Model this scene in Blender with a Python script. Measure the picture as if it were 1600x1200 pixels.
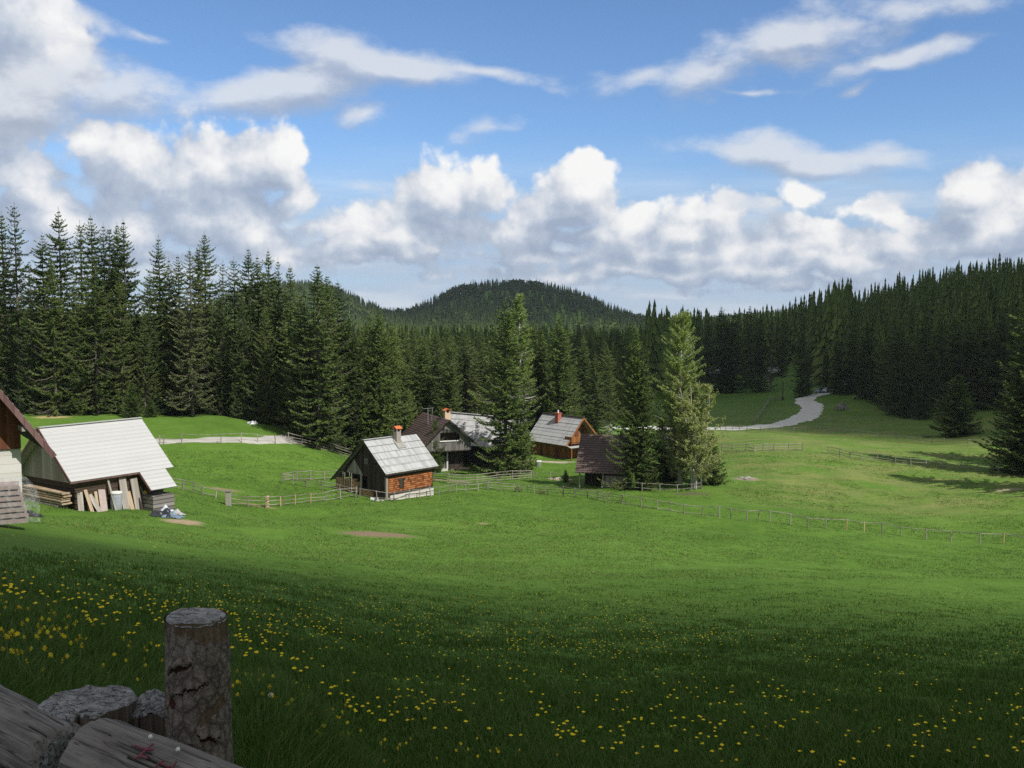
import bpy, bmesh, math, random
import numpy as np
from mathutils import Vector, Matrix
for _o in list(bpy.data.objects): bpy.data.objects.remove(_o)
SC = bpy.context.scene
COL = SC.collection
R = math.radians
# ------------------------------------------------------------------ camera
F = 1556.0; PITCH = math.atan(110.0 / F)
EYE = np.array([0.0, 0.0, 1.65])
cd = bpy.data.cameras.new('camera'); cam = bpy.data.objects.new('camera', cd); COL.objects.link(cam)
cam.location = EYE; cam.rotation_euler = (math.pi / 2 - PITCH, 0, 0)
cd.sensor_width = 36.0; cd.lens = 36.0 * F / 1600.0; cd.clip_start = 0.05; cd.clip_end = 9000
SC.camera = cam
# ------------------------------------------------------------------ exposure
SC.view_settings.view_transform = 'Standard'; SC.view_settings.look = 'None'
SC.view_settings.exposure = 0.12; SC.view_settings.gamma = 1.0
SC.cycles.max_bounces = 6; SC.cycles.diffuse_bounces = 3; SC.cycles.glossy_bounces = 2
SC.cycles.transmission_bounces = 2; SC.cycles.transparent_max_bounces = 12; SC.cycles.volume_bounces = 0
SC.cycles.use_denoising = False; SC.cycles.sample_clamp_direct = 2.2; SC.cycles.sample_clamp_indirect = 2.0
# ------------------------------------------------------------------ sun
SUN_AZ = math.atan2(0.74, -0.67)      # clockwise from +Y towards +X
SUN_EL = R(48)
SUN_DIR = np.array([math.sin(SUN_AZ) * math.cos(SUN_EL), math.cos(SUN_AZ) * math.cos(SUN_EL), math.sin(SUN_EL)])
sl = bpy.data.lights.new('sun', 'SUN'); so = bpy.data.objects.new('sun', sl); COL.objects.link(so)
sl.energy = 5.0; sl.angle = R(0.55); sl.color = (1.0, 0.965, 0.90)
so.rotation_euler = Vector(SUN_DIR).to_track_quat('Z', 'Y').to_euler()

# ------------------------------------------------------------------ node helper
class NT:
    def __init__(s, tree): s.t = tree; s.n = tree.nodes; s.l = tree.links
    def node(s, typ, **kw):
        n = s.n.new(typ)
        for k, v in kw.items(): setattr(n, k, v)
        return n
    def put(s, sock, v):
        if isinstance(v, bpy.types.NodeSocket): s.l.new(v, sock)
        elif v is not None:
            try: sock.default_value = v
            except Exception:
                sock.default_value = tuple(v) + (1.0,) if hasattr(v, '__len__') and len(v) == 3 else [v] * 3
    def m(s, op, a, b=None, c=None, clamp=False):
        n = s.node('ShaderNodeMath', operation=op, use_clamp=clamp)
        for i, v in enumerate((a, b, c)): s.put(n.inputs[i], v)
        return n.outputs[0]
    def v(s, op, a, b=None, scale=None):
        n = s.node('ShaderNodeVectorMath', operation=op)
        s.put(n.inputs[0], a)
        if b is not None: s.put(n.inputs[1], b)
        if scale is not None: s.put(n.inputs['Scale'], scale)
        return n.outputs['Value'] if op in ('LENGTH', 'DOT_PRODUCT', 'DISTANCE') else n.outputs[0]
    def xyz(s, a):
        n = s.node('ShaderNodeSeparateXYZ'); s.put(n.inputs[0], a); return n.outputs
    def cxyz(s, x, y, z):
        n = s.node('ShaderNodeCombineXYZ')
        for i, q in enumerate((x, y, z)): s.put(n.inputs[i], q)
        return n.outputs[0]
    def noise(s, vec, scale, detail=4, rough=.5, dist=0, dim='3D', out=0, lac=2.0):
        n = s.node('ShaderNodeTexNoise', noise_dimensions=dim)
        if vec is not None: s.put(n.inputs['Vector'], vec)
        s.put(n.inputs['Scale'], scale); s.put(n.inputs['Detail'], detail); s.put(n.inputs['Roughness'], rough)
        s.put(n.inputs['Distortion'], dist); s.put(n.inputs['Lacunarity'], lac)
        return n.outputs[out]
    def voro(s, vec, scale, detail=0, rough=.5, rnd=1.0, dim='2D', feat='F1', out='Distance', smooth=None):
        n = s.node('ShaderNodeTexVoronoi', voronoi_dimensions=dim, feature=feat)
        s.put(n.inputs['Vector'], vec); s.put(n.inputs['Scale'], scale); s.put(n.inputs['Detail'], detail)
        s.put(n.inputs['Roughness'], rough); s.put(n.inputs['Randomness'], rnd)
        if smooth is not None: s.put(n.inputs['Smoothness'], smooth)
        return n.outputs[out]
    def wn(s, vec, dim='3D', out=0):
        n = s.node('ShaderNodeTexWhiteNoise', noise_dimensions=dim)
        s.put(n.inputs['W' if dim == '1D' else 'Vector'], vec); return n.outputs[out]
    def mr(s, val, a, b, c=0.0, d=1.0, smooth=False):
        n = s.node('ShaderNodeMapRange', interpolation_type='SMOOTHSTEP' if smooth else 'LINEAR')
        for i, q in enumerate((val, a, b, c, d)): s.put(n.inputs[i], q)
        return n.outputs[0]
    def ramp(s, val, stops, interp='LINEAR'):
        n = s.node('ShaderNodeValToRGB'); r = n.color_ramp; r.interpolation = interp
        while len(r.elements) > 1: r.elements.remove(r.elements[-1])
        r.elements[0].position = stops[0][0]; r.elements[0].color = tuple(stops[0][1]) + (1,)
        for p, c in stops[1:]:
            e = r.elements.new(p); e.color = tuple(c) + (1,)
        s.put(n.inputs[0], val); return n.outputs[0]
    def mix(s, f, a, b, blend='MIX'):
        n = s.node('ShaderNodeMix', data_type='RGBA', blend_type=blend)
        s.put(n.inputs[0], f); s.put(n.inputs[6], a); s.put(n.inputs[7], b); return n.outputs[2]

def pix_dir(px, py):
    c = np.array([(px - 800.0) / F, 1.0, -(py - 600.0) / F])
    cp, sp = math.cos(PITCH), math.sin(PITCH)
    d = np.array([c[0], c[1] * cp + c[2] * sp, -c[1] * sp + c[2] * cp])
    return d / np.linalg.norm(d)
def proj(P):
    d = np.asarray(P, float) - EYE; cp, sp = math.cos(PITCH), math.sin(PITCH)
    y = d[1] * cp - d[2] * sp; z = d[1] * sp + d[2] * cp
    return 800 + F * d[0] / y, 600 - F * z / y
# ------------------------------------------------------------------ sky: Nishita + clouds by direction
W = bpy.data.worlds.new('World'); SC.world = W; W.use_nodes = True
W.node_tree.nodes.clear(); k = NT(W.node_tree)
W.cycles.sampling_method = 'MANUAL'; W.cycles.sample_map_resolution = 512
sky = k.node('ShaderNodeTexSky', sky_type='NISHITA', sun_disc=False)
sky.sun_elevation = SUN_EL; sky.sun_rotation = SUN_AZ; sky.altitude = 1200; sky.air_density = 1.0; sky.dust_density = 0.3; sky.ozone_density = 2.5
gen = k.node('ShaderNodeTexCoord').outputs['Generated']
gx, gy, gz = k.xyz(k.v('NORMALIZE', gen))
AZ = k.m('MULTIPLY', k.m('ARCTAN2', gx, gy), 57.29578)
EL = k.m('MULTIPLY', k.m('ARCSINE', gz), 57.29578)
P0 = k.cxyz(AZ, EL, 0.0)
def ae(px, py):
    d = pix_dir(px, py); return math.degrees(math.atan2(d[0], d[1])), math.degrees(math.asin(d[2]))
PXD = 27.2 / 800     # degrees per photo pixel (about)
def field(p, blobs):
    acc = None
    for (px, py, rx, ry, rot, w) in blobs:
        cx, cy = ae(px, py)
        q = k.v('SUBTRACT', p, (cx, cy, 0))
        if rot:
            n = k.node('ShaderNodeVectorRotate', rotation_type='Z_AXIS'); k.put(n.inputs['Vector'], q); n.inputs['Angle'].default_value = R(rot); q = n.outputs[0]
        q = k.v('MULTIPLY', q, (1 / (rx * PXD), 1 / (ry * PXD), 0))
        d = k.m('SUBTRACT', w, k.m('MULTIPLY', k.v('LENGTH', q), w))
        acc = d if acc is None else k.m('SMOOTH_MAX', acc, d, 0.18)
    return acc
def layer(p, blobs, wscale, wamp, nscale, namp, vor=0.0, sx=1.0):
    ps = k.v('MULTIPLY', p, (sx, 1, 1))
    wn_ = k.noise(ps, wscale, 3, .5, out=1)
    w = k.v('SCALE', k.v('SUBTRACT', wn_, (.5, .5, .5)), scale=wamp)
    pw = k.v('ADD', p, w)
    f = field(pw, blobs)
    n = k.m('MULTIPLY', k.m('SUBTRACT', k.noise(ps, nscale, 8, .58), .5), namp)
    f = k.m('ADD', f, n)
    if vor:
        vv = k.voro(k.v('ADD', ps, k.v('SCALE', w, scale=.6)), nscale * 1.1, 3, .55, dim='2D', feat='SMOOTH_F1', smooth=.35)
        f = k.m('ADD', f, k.m('MULTIPLY', k.m('SUBTRACT', .42, vv), vor))
    return f
# cumulus: x, y (photo px where they stand over the ridge), radii, tilt, weight
CUM = [(400, 370, 200, 40, 0, .9), (640, 370, 190, 40, 0, .95), (820, 370, 190, 44, 0, .95), (1060, 372, 170, 40, 0, .95), (1330, 385, 240, 44, 0, 1.0), (1560, 350, 130, 60, 0, 1.05), (140, 350, 240, 50, 0, .9), (1000, 425, 420, 20, 0, .75), (560, 385, 330, 26, 0, .75), (1180, 420, 420, 26, 0, .75), (280, 340, 260, 50, 0, .9), (900, 375, 170, 26, 0, .8), (700, 360, 140, 36, 0, .85), (300, 265, 210, 100, -6, 1.05), (200, 245, 140, 80, 0, .95), (430, 255, 75, 65, 0, .95), (455, 228, 55, 38, 20, .8), (360, 320, 190, 60, 0, .9), (50, 60, 120, 120, 0, 1.1),
       (-40, 180, 150, 130, 0, 1), (30, 265, 105, 60, 0, .9), (110, 325, 80, 30, 0, .7), (690, 300, 95, 75, 0, 1.05), (740, 300, 80, 55, 0, .95),
       (620, 345, 140, 40, 0, .85), (900, 300, 95, 75, 0, 1.2), (935, 262, 55, 42, 25, 1.05), (870, 335, 120, 50, 0, 1.0), (985, 345, 110, 45, 0, .95),
       (500, 355, 180, 30, 0, .7), (1100, 340, 130, 34, 0, .75), (1150, 395, 230, 42, 0, 1.0), (1240, 360, 110, 32, 0, .9), (1290, 410, 150, 38, 0, .95),
       (1420, 350, 110, 40, 20, .95), (1530, 300, 75, 60, 30, 1.1), (1540, 262, 45, 32, 0, .9), (1600, 310, 110, 75, 0, 1.1), (1700, 300, 160, 90, 0, 1),
       (1500, 370, 190, 40, 0, .95), (1010, 395, 160, 30, 0, .7), (660, 392, 120, 22, 0, .65), (840, 405, 240, 20, 0, .55), (500, 400, 260, 18, 0, .6),
       (1250, 300, 40, 28, 30, .6), (1150, 315, 75, 26, 8, .55), (1340, 325, 80, 22, 0, .55), (-200, 300, 200, 90, 0, 1), (1900, 330, 160, 70, 0, 1), (250, 400, 400, 22, 0, .6), (1350, 445, 400, 18, 0, .5)]
STR = [(1432, 16, 26, 2.2, -48, .6), (480, 130, 230, 42, -14, 1.0), (600, 95, 190, 42, 8, 1.0), (760, 115, 130, 22, 9, .8), (380, 150, 150, 30, -14, .8), (120, 120, 180, 60, 8, .9), (40, 150, 130, 80, 0, 1),
       (570, 172, 55, 24, 0, .6), (760, 208, 75, 12, -8, .45), (1180, 232, 150, 36, 4, 1.0), (1300, 245, 150, 34, 8, .95), (1400, 255, 90, 20, 0, .6),
       (1240, 60, 170, 46, -8, .75), (1120, 95, 110, 40, -22, .65), (1330, 45, 110, 30, 0, .6), (1000, 115, 80, 20, -12, .45), (1400, 95, 120, 16, -8, .6), (1180, 127, 60, 6, 3, .4), (1330, 132, 36, 9, -10, .45),
       (1390, 15, 180, 30, 0, .5), (210, 36, 40, 10, 8, .4), (140, 22, 45, 12, 15, .4), (1150, 320, 80, 20, 4, .6), (1370, 320, 60, 16, -4, .5), (560, 300, 50, 14, 0, .35)]
LD = (0.8, 1.9, 0)
fa = layer(P0, CUM, .26, 2.4, .34, 1.05, .5)
fb = layer(k.v('ADD', P0, LD), CUM, .26, 2.4, .34, 1.05, .5)
a1 = k.mr(fa, -0.15, 0.19, 0, 1, True)
lit = k.m('SUBTRACT', fa, fb)
hi = k.noise(P0, .35, 7, .6)
sh = k.m('ADD', k.m('MULTIPLY', lit, 1.25), k.m('MULTIPLY', k.m('SUBTRACT', hi, .5), 1.5))
sh = k.mr(sh, -.58, 1.22, 0, 1)
c1 = k.ramp(sh, [(0, (3.5, 4.2, 5.5)), (.34, (4.7, 5.4, 6.5)), (.55, (6.4, 6.8, 7.5)), (.78, (8.2, 8.3, 8.5)), (1, (9.2, 9.2, 9.1))])
s1 = layer(P0, STR, .2, 3.2, .42, 1.75, 0, .55)
s2 = layer(k.v('ADD', P0, (.25, 1.1, 0)), STR, .2, 3.2, .42, 1.75, 0, .55)
a2 = k.m('MULTIPLY', k.mr(s1, -0.14, 0.62, 0, 1, True), .84)
sh2 = k.mr(k.m('ADD', k.m('SUBTRACT', s1, s2), k.m('MULTIPLY', k.m('SUBTRACT', hi, .5), .5)), -.5, .45, 0, 1, True)
c2 = k.ramp(sh2, [(0, (3.7, 4.3, 5.4)), (.5, (4.9, 5.4, 6.4)), (1, (7.2, 7.5, 8.0))])
# thin layered veil close above the horizon
hn = k.noise(k.v('MULTIPLY', P0, (.35, 2.2, 1)), .35, 6, .55)
a3 = k.m('MULTIPLY', k.mr(EL, 10.5, 3.0, 0, 1, True), k.mr(hn, .2, .55, .6, 1, True))
a3 = k.m('MULTIPLY', a3, k.mr(EL, -1.0, 1.5, .9, 1, True))
c3 = k.ramp(k.mr(hn, .32, .68), [(0, (3.3, 4.4, 6.4)), (.5, (4.6, 5.5, 6.9)), (1, (6.4, 6.9, 7.7))])
base = k.mix(1.0, sky.outputs[0], (.98, 1.17, 1.36), 'MULTIPLY')
c = k.mix(k.m('MULTIPLY', a3, .95), base, c3)
c = k.mix(a1, c, c1)
c = k.mix(a2, c, c2)
# cloud cover added to the unseen sky, to make the skylight in shade less blue
pl = k.v('SCALE', k.cxyz(gx, gy, 0.0), scale=k.m('DIVIDE', 1.0, k.m('MAXIMUM', gz, .12)))
on = k.noise(pl, 1.1, 5, .6)
out_ = k.m('MAXIMUM', k.mr(k.m('ABSOLUTE', AZ), 36, 50, 0, 1, True), k.mr(EL, 20, 30, 0, 1, True))
oc = k.m('MULTIPLY', k.m('MULTIPLY', k.mr(on, .34, .50, 0, 1, True), out_), .97)
c = k.mix(oc, c, k.ramp(on, [(.35, (6.0, 6.1, 6.2)), (.75, (3.6, 3.6, 3.7))]))
bg = k.node('ShaderNodeBackground'); k.put(bg.inputs[0], c); bg.inputs[1].default_value = 0.096
k.l.new(bg.outputs[0], k.node('ShaderNodeOutputWorld').inputs[0])
# ------------------------------------------------------------------ terrain height: valley profiles along view azimuths, z over distance
def _zc(px, prof):
    a, ls, zs = [], [], []
    for d, *q in prof:
        if q[0] == 'z': P = np.array([(px - 800) / F * d, d, q[1]])
        else:
            dr = pix_dir(px, q[0]); P = EYE + dr * (d / dr[1])
        ls.append(math.log(math.hypot(P[0], P[1]))); zs.append(P[2])
    return math.atan2(px - 800, F), np.array(ls), np.array(zs)
_PROF = {
 -500: [(1, 'z', .5), (4, 'z', .3), (8, 'z', -.4), (15, 'z', -1.6), (30, 'z', -4), (50, 'z', -6.5), (68, 'z', -8.5), (100, 'z', -10), (150, 'z', -10), (300, 'z', -6), (1000, 'z', 5), (4000, 'z', 30)],
 40: [(1, 'z', .4), (2, 'z', .36), (3.8, 1075), (7, 960), (13, 900), (25, 850), (48, 812), (72, 775), (100, 'z', -13.0), (122, 'z', -13.3), (140, 650), (152, 641), (200, 'z', -13.5), (400, 'z', -13), (1000, 'z', -8), (4000, 'z', 20)],
 240: [(1, 'z', .3), (2, 'z', .22), (3.5, 'z', .02), (8, 1000), (14, 940), (27, 880), (45, 845), (66, 808), (85, 784), (100, 748), (120, 695), (143, 653), (160, 'z', -13.4), (200, 'z', -14), (300, 'z', -16), (1000, 'z', -18), (4000, 'z', 0)],
 440: [(1, 'z', .22), (2, 'z', .15), (4, 1137), (6, 1080), (10, 1020), (16, 965), (28, 905), (45, 868), (70, 828), (95, 795), (112, 745), (130, 692), (145, 668), (158, 655), (200, 'z', -16.5), (400, 'z', -19), (1000, 'z', -24), (4000, 'z', -20)],
 600: [(1, 'z', .1), (3, 'z', -.2), (6, 1190), (10, 1075), (18, 990), (30, 925), (48, 880), (75, 833), (98, 790), (105, 776), (122, 750), (140, 730), (170, 'z', -20.5), (250, 'z', -22.5), (450, 'z', -24), (1000, 'z', -26), (4000, 'z', -30)],
 690: [(1, 'z', .05), (3, 'z', -.3), (6.1, 1195), (10, 1088), (19, 995), (29, 942), (46, 892), (75, 837), (98, 790), (105, 776), (111, 766), (124, 752), (140, 737), (168, 'z', -21), (250, 'z', -22.8), (450, 'z', -24.5), (1000, 'z', -27), (4000, 'z', -30)],
 800: [(1, 'z', 0), (3, 'z', -.42), (6.2, 1200), (10, 1100), (20, 1000), (28, 960), (45, 900), (75, 840), (105, 788), (118, 770), (140, 742), (165, 'z', -21.3), (250, 'z', -23), (450, 'z', -25), (1000, 'z', -28), (4000, 'z', -30)],
 1000: [(1, 'z', -.05), (3, 'z', -.5), (7, 1200), (11, 1100), (20, 1015), (30, 960), (48, 900), (75, 848), (104, 792), (118, 768), (150, 725), (200, 675), (300, 'z', -23), (450, 'z', -24.5), (1000, 'z', -26), (4000, 'z', -30)],
 1200: [(1, 'z', -.1), (3, 'z', -.55), (7, 1200), (12, 1090), (20, 1018), (32, 960), (50, 905), (75, 862), (100, 808), (125, 755), (150, 703), (172, 'z', -20.4), (205, 669), (280, 626), (400, 'z', -23.2), (700, 'z', -22), (1500, 'z', -10), (4000, 'z', -10)],
 1400: [(1, 'z', -.15), (3, 'z', -.65), (7.5, 1200), (12, 1100), (20, 1022), (32, 965), (50, 912), (75, 877), (97, 833), (115, 790), (135, 748), (150, 722), (165, 702), (185, 686), (215, 662), (240, 642), (300, 'z', -15), (400, 'z', -5), (500, 'z', 1), (800, 'z', 1), (4000, 'z', 1)],
 1600: [(1, 'z', -.2), (3, 'z', -.75), (7.5, 1200), (12, 1105), (20, 1028), (32, 975), (50, 926), (75, 888), (90, 856), (110, 800), (125, 765), (150, 722), (170, 696), (200, 664), (230, 642), (262, 'z', -14), (320, 'z', -1), (420, 'z', 8), (500, 'z', 11), (800, 'z', 11), (4000, 'z', 11)],
 2100: [(1, 'z', -.25), (3, 'z', -.85), (7, 'z', -2), (20, 'z', -5.6), (50, 'z', -12.5), (90, 'z', -19), (150, 'z', -19), (200, 'z', -14), (320, 'z', 8), (450, 'z', 24), (800, 'z', 24), (4000, 'z', 24)],
}
def _pchip_slopes(x, y):
    h = np.diff(x); dl = np.diff(y) / h; m = np.zeros(len(x))
    for i in range(1, len(x) - 1):
        if dl[i - 1] * dl[i] > 0:
            w1, w2 = 2 * h[i] + h[i - 1], h[i] + 2 * h[i - 1]; m[i] = (w1 + w2) / (w1 / dl[i - 1] + w2 / dl[i])
    m[0], m[-1] = dl[0], dl[-1]; return m
def _herm(x, y, m, q):
    q = np.clip(q, x[0], x[-1]); i = np.clip(np.searchsorted(x, q) - 1, 0, len(x) - 2)
    h = x[i + 1] - x[i]; t = (q - x[i]) / h
    return (2 * t**3 - 3 * t**2 + 1) * y[i] + (t**3 - 2 * t**2 + t) * h * m[i] + (3 * t**2 - 2 * t**3) * y[i + 1] + (t**3 - t**2) * h * m[i + 1]
_COLS = []
for _p in sorted(_PROF):
    a_, l_, z_ = _zc(_p, _PROF[_p]); _COLS.append((a_, l_, z_, _pchip_slopes(l_, z_)))
_AZ = np.array([c_[0] for c_ in _COLS])
# smooth the valley: every azimuth's table resampled, then blurred a little sideways
_LG = np.linspace(0, math.log(4000), 420)
_AG = np.linspace(_AZ[0], _AZ[-1], 240)
_ZT = np.stack([_herm(c_[1], c_[2], c_[3], _LG) for c_ in _COLS], 0)
_ZG = np.zeros((len(_AG), len(_LG)))
for j in range(len(_LG)):
    y_ = _ZT[:, j]; m_ = np.gradient(y_, _AZ); _ZG[:, j] = _herm(_AZ, y_, m_, _AG)
for _ in range(6):
    _ZG[1:-1] = .25 * _ZG[:-2] + .5 * _ZG[1:-1] + .25 * _ZG[2:]
    _ZG[:, 1:-1] = .25 * _ZG[:, :-2] + .5 * _ZG[:, 1:-1] + .25 * _ZG[:, 2:]
_rs = np.random.RandomState(5)
_WV = [(a, p, w, s) for a, p, w, s in zip(_rs.uniform(0, 6.28, 22), _rs.uniform(0, 6.28, 22), np.geomspace(3.5, 60, 22), [1] * 22)]
def bumps(x, y):
    s = 0
    for a, p, w, _s in _WV: s = s + np.sin((x * math.cos(a) + y * math.sin(a)) * 6.2832 / w + p + 1.3 * np.sin((x * math.sin(a) - y * math.cos(a)) * 4.1 / w + p * 2)) * (.009 * w ** .58)
    return s
HILLS = [(-8, 1500, 135, 165, 220, 66), (-268, 1250, 96, 96, 190, 52)]
def height(x, y):
    x = np.asarray(x, float); y = np.asarray(y, float)
    r = np.hypot(x, y); az = np.arctan2(x, y)
    l = np.log(np.maximum(r, 1.0)); azc = np.clip(az, _AG[0], _AG[-1])
    fi = (azc - _AG[0]) / (_AG[1] - _AG[0]); fj = np.clip(l / (_LG[1] - _LG[0]), 0, len(_LG) - 1.001)
    i = np.clip(fi.astype(int), 0, len(_AG) - 2); j = np.clip(fj.astype(int), 0, len(_LG) - 2); u = fi - i; v = fj - j
    z = (_ZG[i, j] * (1 - u) + _ZG[i + 1, j] * u) * (1 - v) + (_ZG[i, j + 1] * (1 - u) + _ZG[i + 1, j + 1] * u) * v
    back = np.clip((np.abs(az) - .75) / 1.2, 0, 1)
    z = z * (1 - back) + back * np.minimum(.0 + .12 * r, 9)
    z = z + bumps(x, y) * np.clip((r - 18) / 60, 0, 1) * np.clip(1.6 - r / 400, .35, 1)
    for hx, hy, sl, sr, sy, hh in HILLS:
        z = z + hh * np.exp(-(np.abs((x - hx) / np.where(x < hx, sl, sr)) ** 3 + np.abs((y - hy) / sy) ** 2.2))
    return z
def hz(x, y): return float(height(x, y))
_TT = np.geomspace(1.0, 3500, 3000)
def at(px, py):
    d = pix_dir(px, py); P = EYE[None] + d[None] * _TT[:, None]
    g = P[:, 2] - height(P[:, 0], P[:, 1]); b = np.nonzero(g < 0)[0]
    if not len(b): return None
    lo, hi = _TT[max(b[0] - 1, 0)], _TT[b[0]]
    for _ in range(30):
        mid = .5 * (lo + hi); q = EYE + d * mid
        if q[2] < hz(q[0], q[1]): hi = mid
        else: lo = mid
    q = EYE + d * hi
    return np.array([q[0], q[1], hz(q[0], q[1])])
def atd(px, d):
    x = (px - 800) / F * d; return np.array([x, d, hz(x, d)])

# ------------------------------------------------------------------ object helpers
def tag(o, label=None, cat=None, group=None, kind=None):
    if label: o['label'] = label
    if cat: o['category'] = cat
    if group: o['group'] = group
    if kind: o['kind'] = kind
    return o
def np_mesh(name, V, faces_q=None, faces_t=None, mats=(), attr=None, smooth=False, vattr=None):
    """mesh from numpy arrays: V (n,3), quads (q,4), tris (t,3); attr = per-face float 'tone'"""
    me = bpy.data.meshes.new(name); V = np.ascontiguousarray(V, np.float32)
    nq = 0 if faces_q is None else len(faces_q); nt_ = 0 if faces_t is None else len(faces_t)
    me.vertices.add(len(V)); me.vertices.foreach_set('co', V.ravel())
    idx = np.concatenate([np.asarray(a, np.int32).ravel() for a in (faces_q, faces_t) if a is not None and len(a)])
    tot = np.concatenate([np.full(nq, 4, np.int32), np.full(nt_, 3, np.int32)])
    me.loops.add(len(idx)); me.loops.foreach_set('vertex_index', idx)
    me.polygons.add(len(tot)); st = np.concatenate([[0], np.cumsum(tot)[:-1]]).astype(np.int32)
    me.polygons.foreach_set('loop_start', st)
    try: me.polygons.foreach_set('loop_total', tot)
    except Exception: pass
    if attr is not None:
        a = me.attributes.new('tone', 'FLOAT', 'FACE'); a.data.foreach_set('value', np.asarray(attr, np.float32))
    if vattr is not None:
        a = me.attributes.new('tone', 'FLOAT', 'POINT'); a.data.foreach_set('value', np.asarray(vattr, np.float32))
    for m in mats: me.materials.append(m)
    me.update(calc_edges=True)
    if smooth: me.polygons.foreach_set('use_smooth', np.ones(len(tot), bool))
    return me
def link(name, me, parent=None, loc=None):
    o = bpy.data.objects.new(name, me); COL.objects.link(o)
    if parent is not None: o.parent = parent
    if loc is not None: o.location = loc
    return o
def empty(name, loc, rz=0, sc=1.0):
    o = bpy.data.objects.new(name, None); COL.objects.link(o); o.empty_display_size = .3
    o.location = loc; o.rotation_euler = (0, 0, rz); o.scale = (sc,) * 3 if not hasattr(sc, '__len__') else sc
    return o
MATS = {}
def new_mat(name):
    m = bpy.data.materials.new(name); m.use_nodes = True; m.node_tree.nodes.clear(); MATS[name] = m
    return m, NT(m.node_tree)
def finish(k, col, rough=.85, bump=None, bstr=.3, bdist=.02, spec=.25, metal=0.0, transl=0, alpha=None):
    p = k.node('ShaderNodeBsdfPrincipled'); k.put(p.inputs['Base Color'], col); k.put(p.inputs['Roughness'], rough)
    k.put(p.inputs['Specular IOR Level'], spec); k.put(p.inputs['Metallic'], metal)
    if bump is not None:
        b = k.node('ShaderNodeBump'); b.inputs['Strength'].default_value = bstr; b.inputs['Distance'].default_value = bdist
        k.put(b.inputs['Height'], bump); k.l.new(b.outputs[0], p.inputs['Normal'])
    out = p.outputs[0]
    if transl:
        t = k.node('ShaderNodeBsdfTranslucent'); k.put(t.inputs[0], col)
        x = k.node('ShaderNodeMixShader'); x.inputs[0].default_value = transl; k.l.new(out, x.inputs[1]); k.l.new(t.outputs[0], x.inputs[2]); out = x.outputs[0]
    k.l.new(out, k.node('ShaderNodeOutputMaterial').inputs[0])

# ------------------------------------------------------------------ ground
def patch_mask(k, pos, cx, cy, rx, ry, edge=.5, nz=.9, sc=1.2):
    q = k.v('MULTIPLY', k.v('SUBTRACT', pos, (cx, cy, 0)), (1 / rx, 1 / ry, 0))
    n = k.m('MULTIPLY', k.m('SUBTRACT', k.noise(pos, sc, 5, .65), .5), nz)
    return k.mr(k.m('ADD', k.m('SUBTRACT', 1.0, k.v('LENGTH', q)), n), 0, edge, 0, 1, True)
gm, k = new_mat('meadow_grass')
pos = k.node('ShaderNodeNewGeometry').outputs['Position']
pos = k.v('MULTIPLY', pos, (1, 1, 0))
n1 = k.noise(pos, .022, 5, .6); n2 = k.noise(pos, .16, 5, .62); n3 = k.noise(pos, 1.3, 5, .7); n4 = k.noise(pos, 14.0, 3, .7)
t_ = k.m('ADD', k.m('ADD', k.m('MULTIPLY', n1, .5), k.m('MULTIPLY', n2, .45)), k.m('ADD', k.m('MULTIPLY', n3, .45), k.m('MULTIPLY', n4, .3)))
gc = k.ramp(k.mr(t_, .56, 1.10), [(0, (.036, .076, .010)), (.3, (.060, .122, .015)), (.55, (.084, .162, .021)), (.8, (.110, .190, .030)), (1, (.165, .205, .052))])
# dry, hummocky pasture on the far right and beyond the fence
gx_, gy_, gz_ = k.xyz(pos)
dry = k.m('MULTIPLY', k.m('MULTIPLY', k.mr(gy_, 102, 118, 0, 1, True), k.mr(gy_, 300, 190, 0, 1, True)), k.mr(gx_, 18, 36, 0, 1, True))
dn = k.mr(k.m('ADD', k.noise(k.v('MULTIPLY', pos, (.45, 1, 1)), .20, 6, .68), k.m('MULTIPLY', n3, .3)), .55, .76, 0, 1)
gc = k.mix(k.m('MULTIPLY', k.m('MULTIPLY', dry, dn), .6), gc, (.21, .20, .075, 1))
dn2 = k.mr(k.noise(pos, .30, 6, .7), .62, .74, 0, .55)
gc = k.mix(dn2, gc, (.14, .165, .05, 1))
SOIL = []
def soil(px, py, rx, ry, c=(.20, .145, .095), **kw):
    P = at(px, py); SOIL.append((P[0], P[1], rx, ry, c, kw))
soil(590, 833, 3.4, 2.0); soil(285, 815, 1.7, 1.6, (.30, .23, .15)); soil(1165, 748, 2.2, 1.8, (.24, .2, .14))
soil(755, 818, .7, .6, (.22, .19, .09)); soil(80, 652, 3.2, 2.6, (.36, .29, .13)); soil(140, 646, 2.4, 1.2, (.42, .36, .16))
soil(1575, 765, 2.6, 1.0, (.26, .24, .14)); soil(400, 790, 2.4, .8, (.18, .17, .07)); soil(350, 765, 2.2, 1.0, (.2, .17, .08)); soil(610, 772, 2.5, 1.2, (.2, .15, .1))
soil(855, 722, 5, 1.2, (.34, .3, .22)); soil(700, 750, 5, 1.5, (.22, .18, .11)); soil(1080, 772, 3, 1.0, (.1, .1, .05))
for (x, y, rx, ry, c_, kw) in SOIL:
    gc = k.mix(patch_mask(k, pos, x, y, rx, ry), gc, k.mix(n3, tuple(q * .75 for q in c_) + (1,), tuple(q * 1.25 for q in c_) + (1,)))
bh = k.m('ADD', k.m('MULTIPLY', k.noise(pos, 5.0, 5, .75), .6), k.m('MULTIPLY', k.noise(pos, .9, 4, .6), 1.6))
finish(k, gc, .9, bh, .9, .12, .12)

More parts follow.
